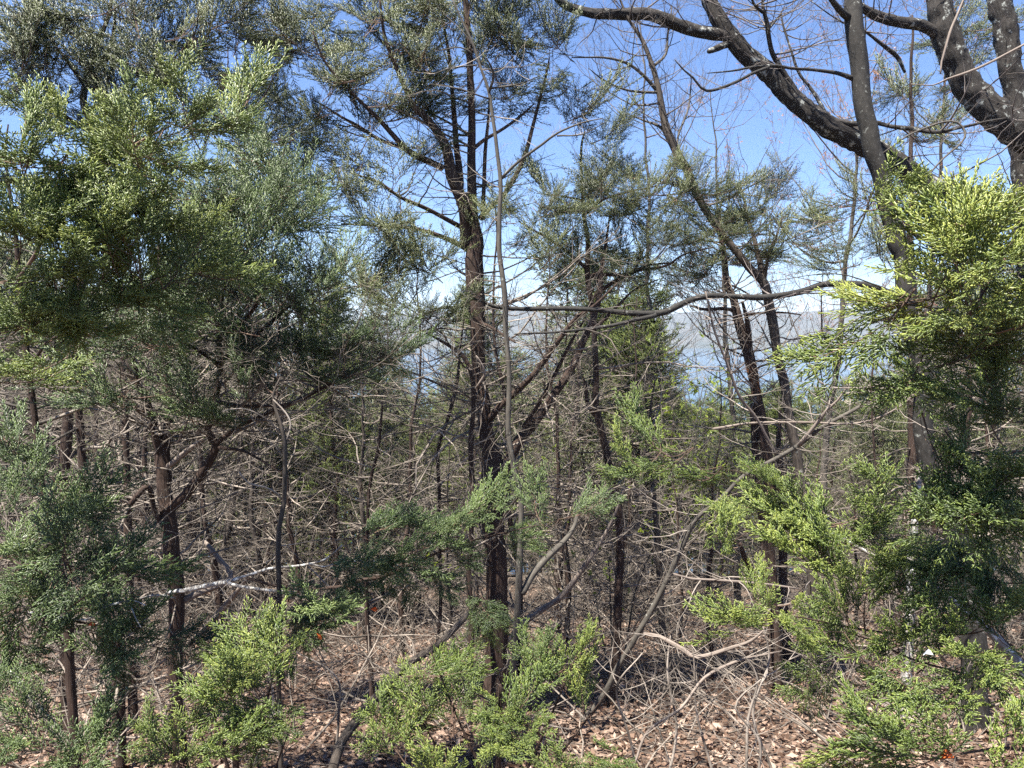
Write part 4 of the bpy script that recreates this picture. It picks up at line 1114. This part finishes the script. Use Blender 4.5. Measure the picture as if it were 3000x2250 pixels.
t = Tree('brown_sapling', 'thin upright brown sapling in front of the pale lichen-covered limb', 'sapling')
s0 = t.stem('trunk', tr(('c0', (1815, 880, 32), (1800, 500, 32), (1800, 100, 32)), ('b0', (1830, 1600, 30), (1840, 1200, 30), (1790, 1020, 24), (1760, 900, 16), (1810, 780, 10))), 3.9, B_CEDARG, 'grey', toground=True)
lim = lambda pts, d, mat=TW_PALE, bark='dead', wob=.01: t.stem('limb', pts, d, mat, bark, wob=wob)
lim(tr(('b0', (1770, 930, 10), (1830, 990, 12), (1880, 1060, 11), (1885, 1130, 9), (1850, 1230, 5))), 3.9)
lim(tr(('b0', (1830, 1160, 9), (1700, 1050, 8), (1560, 990, 7), (1430, 1010, 4))), (3.9, 3.7))
lim(tr(('b0', (1550, 1400, 8), (1620, 1480, 12), (1720, 1500, 13), (1800, 1540, 12), (1828, 1580, 12))), (3.7, 3.9))
t.dead_branches(s0, 12, .5, .3, 1, sub=3, sub2=1, r=.005)
t.done(dead=TW_PALE)

for (lab, segs, dd, mat) in (
        ('thin black stem standing close against the shaggy central trunk on its left', (('c1', (838, 1300, 34), (835, 850, 36), (830, 400, 36)), ('b1', (855, 1600, 32), (846, 1300, 35), (850, 1000, 32), (840, 780, 34), (780, 650, 28), (690, 580, 22), (560, 500, 12))), 6.7, B_CEDAR),
        ('spindly dark stem bending left of the central cedar against the lake', (('c1', (600, 1300, 26), (640, 700, 24), (630, 100, 22)), ('b1', (630, 1550, 22), (636, 1250, 24), (700, 1050, 22), (745, 850, 22), (770, 600, 14), (790, 400, 8))), 7.8, B_CEDAR),
        ('straight dark pole of a trunk behind the leaning pole', (('c1', (200, 1600, 42), (190, 1100, 36), (175, 700, 30), (165, 400, 26)), ('b1', (180, 1500, 22), (240, 1200, 18), (270, 950, 12))), 7.2, B_CEDAR),
        ('slim forked trunk just left of the leaning dead stem top', (('c1', (2150, 1560, 46), (2150, 1300, 48), (2105, 900, 45), (2070, 500, 45), (2045, 200, 40)), ('b1', (2020, 1550, 30), (1990, 1300, 24), (2010, 1000, 18), (2040, 800, 10))), 8.0, B_CEDARG),
        ('dark upright trunk behind the forked cedar with brown sprays', (('c2', (740, 1500, 72), (700, 1200, 70), (680, 900, 66), (660, 600, 60), (640, 250, 50)), ('b2', (640, 1500, 40), (630, 1250, 30), (640, 1000, 18))), 9.2, B_CEDAR),
        ('pale grey trunk foot among the right hand sprays', (('c2', (1395, 1600, 60), (1430, 1300, 66), (1450, 1000, 62), (1470, 600, 56), (1500, 200, 46)), ('b2', (1530, 1500, 30), (1560, 1300, 16))), 7.2, B_PALE)):
    t = Tree('slender_tree', lab, 'tree')
    s0 = t.stem('trunk', tr(*segs), dd, mat, toground=True)
    t.dead_branches(s0, 34, 1.1, .12, .95, sub=5)
    t.done()

# pale crossing branches low on the right
for (lab, pts, dd) in (
        ('pale forked dead branch lying level across the dark trunks', tr(('c1', (1960, 790, 20), (2060, 810, 30), (2200, 890, 34)), ('c2', (80, 940, 32), (300, 885, 24), (450, 830, 18), (530, 760, 9))), (5.2, 4.8)),
        ('long curved pale branch sweeping up from the litter to the forked cedar', tr(('c1', (1900, 1640, 16), (2000, 1420, 18)), ('c2', (0, 1270, 20), (150, 1070, 22), (350, 960, 20), (530, 920, 14), (640, 900, 7))), (4.8, 5.0)),
        ('straight white dead twig stretched level in front of the brown trunks', tr(('c2', (-60, 400, 10), (60, 437, 17), (200, 447, 18), (400, 455, 18), (600, 468, 16), (740, 490, 8))), (4.4, 4.6)),
        ('grey dead branch rising right across the sunlit litter', tr(('c2', (880, 1640, 26), (1000, 1540, 26), (1100, 1480, 22), (1250, 1390, 20), (1400, 1340, 16), (1560, 1300, 8))), (6.2, 5.8)),
        ('bleached forked branch below the feathery sprays', tr(('c2', (1360, 1250, 16), (1250, 1235, 14), (1150, 1200, 13), (1120, 1150, 7))), (4.2, 4.1))):
    t = Tree('dead_branch', lab, 'branch')
    s0 = t.stem('stem', pts, dd, B_DEAD, 'dead')
    t.dead_branches(s0, 12, .55, .1, 1, up=.02, sub=2, sub2=1, r=.005)
    t.done(dead=TW_PALE)

# brush of thin upright dead shoots
for i, (x, y, h, dd) in enumerate(((2170, 2230, 330, 4.6), (2260, 2260, 420, 4.7), (2090, 2290, 400, 5.0), (2230, 2290, 300, 4.4), (1950, 2280, 420, 5.4), (1860, 2290, 380, 5.2), (980, 2260, 360, 5.6), (740, 2270, 420, 5.2))):
    t = Tree('dead_shoot', 'thin pale dead shoot standing in the brush in front of the dark trunks', 'shrub', group='pale dead shoots in the brush')
    s0 = t.stem('stem', [(x, y, 9), (x + rng.normal(0, 25), y - h * .4, 8), (x + rng.normal(0, 45), y - h * .75, 6), (x + rng.normal(0, 70), y - h, 3)], dd, TW_PALE, 'dead', toground=True, wob=.03)
    t.dead_branches(s0, 9, .55, .3, 1, up=.1, sub=3, sub2=1, r=.005)
    t.done(dead=TW_PALE)

# vines
t = Tree('vine', 'thin dark vine hanging straight down in front of the far green slope', 'vine')
t.stem('stem', tr(('b2', (1245, 560, 9), (1225, 900, 12), (1235, 1150, 12), (1270, 1380, 11), (1345, 1500, 9), (1380, 1640, 7))), 5.6, B_CEDAR, 'dead')
t.done()
t = Tree('vine', 'looping pale vine arching beside the leaning oak', 'vine')
t.stem('stem', tr(('a2', (1300, 990, 9), (1450, 890, 11), (1600, 830, 13), (1700, 795, 14), (1790, 795, 15), (1840, 860, 16), (1810, 930, 14), (1700, 1020, 14), (1600, 1130, 13), (1480, 1270, 11), (1400, 1400, 8))), (6.0, 5.8), B_SAP, 'dead')
t.done()
t = Tree('vine', 'pale thin shoot rising steeply across the slanting oak trunks', 'vine')
t.stem('stem', tr(('a2', (1670, 480, 9), (1700, 350, 14), (1740, 200, 18), (1800, 60, 16), (1850, -60, 12))), 6.0, B_DEAD, 'dead')
t.stem('side_shoot', tr(('a2', (1480, 545, 6), (1620, 550, 9), (1710, 510, 13), (1900, 440, 16), (2212, 290, 14), (2400, 200, 12))), 6.0, B_DEAD, 'dead')
t.done()

# ================================================================== woods behind
def px_of(x, y, z):
    dy = y * CP - (z - CAMZ) * SP
    dz = y * SP + (z - CAMZ) * CP
    return 1500 + F * x / dy, 1125 - F * dz / dy


# bare trees with buds against the sky (upper right)
for (lab, x, d, top, n, bud) in (
        ('bare tree dusted with pinkish buds beyond the leaning oak', 1790, 12.5, 40, 34, True),
        ('bare budding tree with tan tassels beyond the two big oaks', 1960, 13.5, -60, 34, True),
        ('bare many-twigged tree rising behind the broad flat cedar crown', 1345, 14.0, 30, 36, False),
        ('bare thin tree with upswept twigs left of the leaning oak', 1560, 15.0, 200, 30, True)):
    t = Tree('budding_tree', lab, 'tree')
    q = W(x * KD, 1125, d); gz = float(ground_z(q[0], q[1])); t.setbase((q[0], q[1], gz))
    zt = W(x * KD, top * KD, d)[2]
    h = zt - gz
    Q = np.array([[q[0] + .04 * h * math.sin(k * 2.2 + x), q[1], gz - .1 + h * k, .075 * (1 - .9 * k)] for k in np.linspace(0, 1, 7)])
    s0 = t.stem_world('trunk', Q, B_SAP, 'grey', wob=.03, step=.12)
    C = t.dead_branches(s0, n, 2.0, .38, .98, up=.28, sub=0, sub2=0, r=.011)
    rad = np.full(C.shape[:2], .006) * np.linspace(1, .4, C.shape[1])
    c2, r2 = grow(C, rad, 6, .55, (.3, .8), up=.3, K=6, wob=.13, rr=.7); t.dead.add(c2, np.maximum(r2, .0022), 3)
    c3, r3 = grow(c2, r2, 4, .5, (.3, .8), up=.2, K=4, wob=.16, rr=.8); t.dead.add(c3, np.maximum(r3, .0016), 3)
    if bud:
        e = c3[rng.random(len(c3)) < .75]
        p = np.concatenate([e[:, -1], e[:, -2]])
        p = p[rng.random(len(p)) < .8]
        t.leaf.add(p, unit(rng.normal(size=p.shape) + np.array([0, 0, -.7])), rng.uniform(.9, 2.0, len(p)), rng.uniform(.1, .9, len(p)), 'bud')
    t.done(G_BUD, dead=TW_BARE, leafname='buds', deadname='bare_twigs')

# cedar behind the oaks
for (lab, x, d, blobs) in (
        ('green cedar seen between the leaning oak and the slanting oak', 1960, 11.0, [(1940, 220, 70, 55, 11), (1900, 330, 60, 40, 11), (2000, 300, 70, 50, 11), (2060, 180, 50, 60, 11.2), (2060, 90, 45, 60, 11.2), (1840, 420, 60, 40, 11), (1960, 400, 60, 40, 11), (1770, 480, 60, 40, 11.2), (1800, 560, 60, 40, 11), (1900, 540, 60, 40, 11), (2130, 60, 60, 70, 11)]),):
    t = Tree('cedar_tree', lab, 'tree')
    q = W(x * KD, 1125, d); gz = float(ground_z(q[0], q[1])); t.setbase((q[0], q[1], gz))
    zt = W(x * KD, 40 * KD, d)[2]
    Q = np.array([[q[0] + .1 * math.sin(k * 5), q[1], gz - .1 + (zt - gz) * k, .09 * (1 - .85 * k)] for k in np.linspace(0, 1, 7)])
    s0 = t.stem_world('trunk', Q, B_CEDAR, wob=.03, step=.12)
    t.dead_branches(s0, 50, 1.3, .2, .8)
    t.fill(blobs, 'mid', cov=.7, tint=.42, size=1.3)
    t.done(G_OLIVE)

# slender cedars standing down the slope: a few kinds built, then copied with their parts
r2g = np.random.default_rng(21)
GL = 'slender cedars crowding the slope behind'


def slender(h, crown0, leafmat, bark, nd):
    t = Tree('slender_cedar', 'slender cedar with dead twiggy lower branches in the crowded wood down the slope', 'tree', group=GL, base=(0, 0, 0))
    lean = r2g.normal(0, .05, 2)
    rad = r2g.uniform(.04, .07)
    ph = r2g.uniform(0, 6)
    Q = np.array([[lean[0] * h * k + .07 * math.sin(k * 6 + ph), lean[1] * h * k + .06 * math.sin(k * 5 + 2 * ph), -.25 + (h + .25) * k, rad * (1.1 - .95 * k)] for k in np.linspace(0, 1, 8)])
    s0 = t.stem_world('trunk', Q, bark, wob=.04, step=.12)
    t.dead_branches(s0, nd, 1.35, .05, .8, sub=5, sub2=3, r=.013)
    nb = int(h * 15)
    i = (r2g.uniform(crown0, .99, nb) * (len(s0) - 1)).astype(int)
    zf = i / len(s0)
    ln = (1.15 - zf) * 1.9 * r2g.uniform(.35, 1.1, nb)
    az = r2g.uniform(0, 6.283, nb)
    dv = np.stack([np.cos(az), np.sin(az), np.full(nb, .35)], 1)
    e = s0[i, :3] + dv * ln[:, None]
    tt = np.linspace(0, 1, 5)[None, :, None]
    C = s0[i, :3][:, None] * (1 - tt) + e[:, None] * tt
    t.live.add(C, np.linspace(.007, .002, 5)[None] * np.ones((nb, 1)), 3)
    for s in range(7):
        f = r2g.uniform(.3, 1.0, nb)[:, None]
        p = s0[i, :3] * (1 - f) + e * f + r2g.normal(size=(nb, 3)) * .10
        t.leaf.add(p, unit(dv + r2g.normal(size=(nb, 3)) * .6), r2g.uniform(.6, 1.1, nb), .4 + r2g.normal(0, .12, nb), 'back')
    if leafmat is None:
        t.leaf = Leafage(); t.live = Bag(); t.root['label'] = 'thin dark stem bristling with dead branches and no green, between the larger trunks'; t.root['group'] = 'bare dead-branched stems between the trunks'
    t.done(leafmat)
    return t.root


def copy_tree(src, loc, rz, s):
    c = src.copy(); col.objects.link(c)
    c.location = loc; c.rotation_euler = (0, 0, rz); c.scale = (s, s, s)
    for ch in src.children:
        k = ch.copy(); col.objects.link(k); k.parent = c
    return c


KINDS = [slender(8.0, .42, G_OLIVE, B_CEDAR, 110), slender(7.2, .5, G_FAR, B_CEDARG, 100), slender(8.6, .38, G_FAR, B_CEDAR, 110), slender(6.4, .3, G_OLIVE, B_CEDAR, 90), slender(7.6, .55, G_OLIVE, B_CEDARG, 120), slender(6.5, .5, None, B_CEDAR, 70), slender(6.5, .5, None, B_CEDARG, 60)]
KH = [8.0, 7.2, 8.6, 6.4, 7.6, 6.5, 6.5]
used = [False] * 7
SPOTS = []
ntry = 0
while len(SPOTS) < 165 and ntry < 8000:
    ntry += 1
    y = 8.2 + 22 * r2g.random() ** 1.1
    x = r2g.uniform(-.76, .76) * y
    if any((x - a) ** 2 + (y - b) ** 2 < .8 for a, b in SPOTS):
        continue
    gz = float(ground_z(x, y))
    u = px_of(x, y, gz)[0] / KD
    inlake = 1430 < u < 1930 or 880 < u < 990
    h = r2g.uniform(6.0, 9.0)
    if y < 14:
        h *= .85
    if inlake:      # where the lake shows the stand is lower
        h = min(h, (CAMZ - .075 * y) - gz + r2g.uniform(-.6, .3))
        if y < 12 and r2g.random() < .5:
            continue
    h = max(h, 2.2)
    SPOTS.append((x, y))
    k = int(r2g.integers(0, 5)) if y > 13.5 else int(r2g.integers(5, 7))
    if k > 4:
        h = min(h, 5.5)
    if not used[k]:
        o = KINDS[k]; used[k] = True
        o.location = (x, y, gz); o.rotation_euler = (0, 0, r2g.uniform(0, 6.28)); sx = h / KH[k]; o.scale = (sx, sx, sx)
    else:
        copy_tree(KINDS[k], (x, y, gz), r2g.uniform(0, 6.28), h / KH[k])

# spring leaved shrubs in the understorey
for (lab, x, yy, d, n) in (
        ('shrub with fresh yellow-green leaves under the level limb', 1430, 900, 11.0, 420),
        ('thin shrub with pale new leaves beside the forked cedar', 1560, 840, 12.0, 260),
        ('low shrub with pale new leaves left of the central cedar', 990, 1050, 10.5, 200),
        ('wispy shrub with new leaves behind the grey sapling', 1330, 1190, 9.5, 160)):
    t = Tree('leafing_shrub', lab, 'shrub')
    q = W(x * KD, yy * KD, d); gz = float(ground_z(q[0], q[1])); t.setbase((q[0], q[1], gz))
    h = q[2] - gz + .6
    for k in range(3):
        a = rng.uniform(0, 6.28)
        s0 = t.stem_world('stem', np.array([[q[0] + .1 * math.cos(a), q[1] + .1 * math.sin(a), gz - .05, .014], [q[0] + .3 * math.cos(a), q[1] + .3 * math.sin(a), gz + h * .5, .010], [q[0] + .7 * math.cos(a), q[1] + .7 * math.sin(a), gz + h, .004]]), B_SAP, 'grey', step=.1)
        C = t.dead_branches(s0, 14, 1.0, .35, 1, up=.12, sub=0, sub2=0, r=.006)
        c2, r2 = grow(C, np.full(C.shape[:2], .003), 4, .5, (.4, 1), up=.1, K=4); t.dead.add(c2, np.maximum(r2, .0015), 3)
        p = c2.reshape(-1, 3); p = p[rng.random(len(p)) < n / 1200]
        t.leaf.add(p, unit(rng.normal(size=p.shape)), rng.uniform(.6, 1.2, len(p)), rng.uniform(.1, .9, len(p)), 'leaf')
    t.done(G_SPRING, dead=TW_BARE, leafname='leaves', deadname='bare_twigs')


# far wood down to the shore: one mass
def far_wood():
    r = np.random.default_rng(5)
    LV = Leafage(); TB = Bag()
    n = 480
    y = 28 + 54 * r.random(n) ** .8
    x = r.uniform(-.85, .85, n) * y
    gz = ground_z(x, y)
    u = px_of(x, y, gz)[0] / KD
    lake_gap = ((u > 1420) & (u < 1960)) | ((u > 860) & (u < 1010))
    h = np.where(lake_gap, (CAMZ - .088 * y - gz) * r.uniform(.78, 1.0, n), (CAMZ - .035 * y - gz) * r.uniform(.72, 1.05, n))
    h = np.minimum(h, r.uniform(10, 15, n))
    h = np.where(lake_gap, np.minimum(h, CAMZ - .080 * y - gz), h)
    k = np.linspace(0, 1, 5)
    P = np.stack([np.repeat(x[:, None], 5, 1), np.repeat(y[:, None], 5, 1), gz[:, None] + h[:, None] * k], -1)
    TB.add(P, .08 * (1.1 - k)[None] * np.ones((n, 1)), 4)
    nb = 52
    zf = r.uniform(.04, 1.0, (n, nb)); az = r.uniform(0, 6.283, (n, nb))
    rad = (1.12 - zf) * 2.6 * r.uniform(.2, 1, (n, nb))
    p = np.stack([x[:, None] + np.cos(az) * rad, y[:, None] + np.sin(az) * rad, gz[:, None] + h[:, None] * zf], -1).reshape(-1, 3)
    dv = np.stack([np.cos(az), np.sin(az), np.full_like(az, .4)], -1).reshape(-1, 3) + r.normal(size=(n * nb, 3)) * .5
    tn = np.repeat(r.normal(.45, .16, n), nb) + r.normal(0, .1, n * nb)
    LV.add(p, unit(dv), r.uniform(.9, 1.8, n * nb), tn, 'far')
    # dead branches of the stand
    i = np.repeat(np.arange(n), 14); z = r.uniform(.1, .6, len(i)); az = r.uniform(0, 6.283, len(i))
    s = np.stack([x[i], y[i], gz[i] + h[i] * z], -1)
    e = s + np.stack([np.cos(az), np.sin(az), r.normal(.15, .25, len(i))], -1) * r.uniform(.6, 1.6, len(i))[:, None]
    tt = np.linspace(0, 1, 4)[None, :, None]
    C = s[:, None] * (1 - tt) + e[:, None] * tt + r.normal(size=(len(i), 4, 3)) * .06
    TB.add(C, np.linspace(.022, .008, 4)[None] * np.ones((len(i), 1)), 3)
    root = bpy.data.objects.new('far_wood', None); col.objects.link(root)
    root['label'] = 'far olive-green wood massed down the slope to the lake shore'; root['category'] = 'wood'; root['kind'] = 'stuff'
    root.location = (0, 50, float(ground_z(0, 50)))
    o = np.array(root.location)
    TB.build('far_stems', TW_DEAD, root, o)
    LV.build('far_foliage', G_FAR, root, o)


far_wood()


# dead brush on the forest floor: tangle of fallen twigs
def brush():
    r = np.random.default_rng(9)
    B = Bag()
    n = 2800
    y = 5.0 + 19 * r.random(n) ** .9; x = r.uniform(-.75, .75, n) * y
    L = r.uniform(.4, 1.9, n)
    az = r.uniform(0, 6.283, n); el = np.abs(r.normal(.15, .45, n))
    d = np.stack([np.cos(az) * np.cos(el), np.sin(az) * np.cos(el), np.sin(el)], -1)
    K = 6
    C = np.zeros((n, K, 3)); C[:, 0] = np.stack([x, y, ground_z(x, y) + .01], -1)
    for k in range(1, K):
        d = unit(d + r.normal(size=(n, 3)) * .14)
        C[:, k] = C[:, k - 1] + d * (L / (K - 1))[:, None]
    C[:, :, 2] = np.maximum(C[:, :, 2], ground_z(C[:, :, 0], C[:, :, 1]) + .01)
    R = r.uniform(.004, .013, n)[:, None] * np.linspace(1, .3, K)[None]
    B.add(C, R, 3)
    c2, r2_ = grow(C, R, 2, .5, (.4, 1.0), up=.05, K=4, wob=.2); B.add(c2, np.maximum(r2_, .0012), 3)
    o = B.build('fallen_twigs', TW_DEAD, None, (0, 8, float(ground_z(0, 8))))
    o['label'] = 'tangle of grey fallen twigs and brush over the forest floor'; o['category'] = 'brush'


brush()


# leaf litter
def litter():
    r = np.random.default_rng(11)
    n = 70000
    y = 4.0 + 20 * r.random(n) ** 1.25; x = r.uniform(-.75, .75, n) * y
    z = ground_z(x, y) + r.uniform(.03, .07, n)
    s = r.uniform(.02, .045, n) * (1 + y * .02)
    az = r.uniform(0, 6.283, n)
    nrm = unit(np.array([0, .27, 1.0]) + r.normal(size=(n, 3)) * .38)
    a = unit(np.cross(nrm, np.stack([np.cos(az), np.sin(az), 0 * az], -1))); b = np.cross(nrm, a)
    c = np.stack([x, y, z], -1)
    s = s[:, None]; w_ = s * r.uniform(.35, .6, (n, 1)); cu = s * r.uniform(-.1, .45, (n, 1))
    V = np.stack([c - a * s + nrm * cu, c - b * w_, c + b * w_, c + a * s + nrm * cu * r.uniform(.2, 1.2, (n, 1))], 1).reshape(-1, 3)
    i = (np.arange(n) * 4)[:, None]
    Fc = np.concatenate([i + np.array([0, 1, 2]), i + np.array([1, 3, 2])], 1).reshape(-1, 3)
    m = m_foliage('dead_leaves', [(0, (.055, .032, .020)), (.35, (.14, .088, .060)), (.7, (.24, .165, .12)), (1, (.38, .28, .215))], transl=.15, spec=.3, rough=.5)
    o = make_mesh('leaf_litter', V, Fc, m, None, (0, 8, float(ground_z(0, 8))), attrs={'tint': np.repeat(r.random(n), 4)}, kind='stuff')
    o['label'] = 'tan and pinkish brown dead leaves carpeting the forest floor'; o['category'] = 'leaf litter'


litter()


# small things caught in the branches
def curled(name, lab, cat, x, y, d, s, mat, rot):
    """a curled leaf or scrap: bent lens-shaped sheet with thickness"""
    n = 7
    vs, fs = [], []
    for side in (1, -1):
        for i in range(n):
            tt = i / (n - 1)
            wv = s * .42 * math.sin(math.pi * min(max(tt, .04), .97)) ** .8
            for j in (-1, -.4, .4, 1):
                vs.append((s * (tt - .5) * 1.6, wv * j, s * .35 * (j * j) + s * .3 * math.sin(tt * 3.4) + side * s * .02))
    st = n * 4
    for k in (0, 1):
        for i in range(n - 1):
            for j in range(3):
                q = k * st + i * 4 + j
                fs.append((q, q + 1, q + 5, q + 4) if k == 0 else (q + 4, q + 5, q + 1, q))
    o = make_mesh(name, np.array(vs), np.array(fs), mat, None, None, smooth=True, attrs={'tint': np.full(len(vs), .5)})
    o.location = W(x, y, d); o.rotation_euler = rot
    o['label'] = lab; o['category'] = cat
    return o


OR_ = m_foliage('orange_leaf', [(0, (.50, .12, .03)), (1, (.62, .20, .05))], transl=.4, spec=.3)
WH_ = m_twig('white_scrap', (.62, .62, .63), (.82, .82, .82), 30)
BR_ = m_foliage('brown_leaf', [(0, (.10, .05, .03)), (1, (.16, .08, .05))], transl=.2, spec=.3)
curled('dead_leaf', 'orange dead leaf hanging below the mid-height cedar sprays', 'leaf', 1095, 1786, 3.7, .022, OR_, (1.2, .4, .6))
curled('dead_leaf', 'orange-brown dead leaf caught above the small bushy cedar', 'leaf', 933, 1865, 3.3, .020, OR_, (1.0, 1.1, .2))
curled('dead_leaf', 'small orange leaf caught in the low boughs at the left', 'leaf', 267, 1834, 2.9, .018, OR_, (.6, .3, 1.2))
curled('dead_leaf', 'rust-red curled leaf at the foot of the right hand boughs', 'leaf', 2768, 2222, 2.3, .035, OR_, (.5, .1, .4))
curled('dead_leaf', 'dark brown curled leaf among the right hand boughs', 'leaf', 2812, 2040, 2.4, .03, BR_, (1.2, .6, .9))
curled('paper_scrap', 'crumpled white scrap resting on the right hand cedar sprays', 'scrap', 2718, 1922, 2.35, .026, WH_, (.5, .3, .4))
curled('paper_scrap', 'white torn shred hanging behind the upper right boughs', 'scrap', 2835, 1395, 2.8, .035, WH_, (1.2, 1.0, .5))
curled('paper_scrap', 'white shred caught on the left edge boughs', 'scrap', 55, 1600, 2.9, .03, WH_, (1.3, .9, .2))
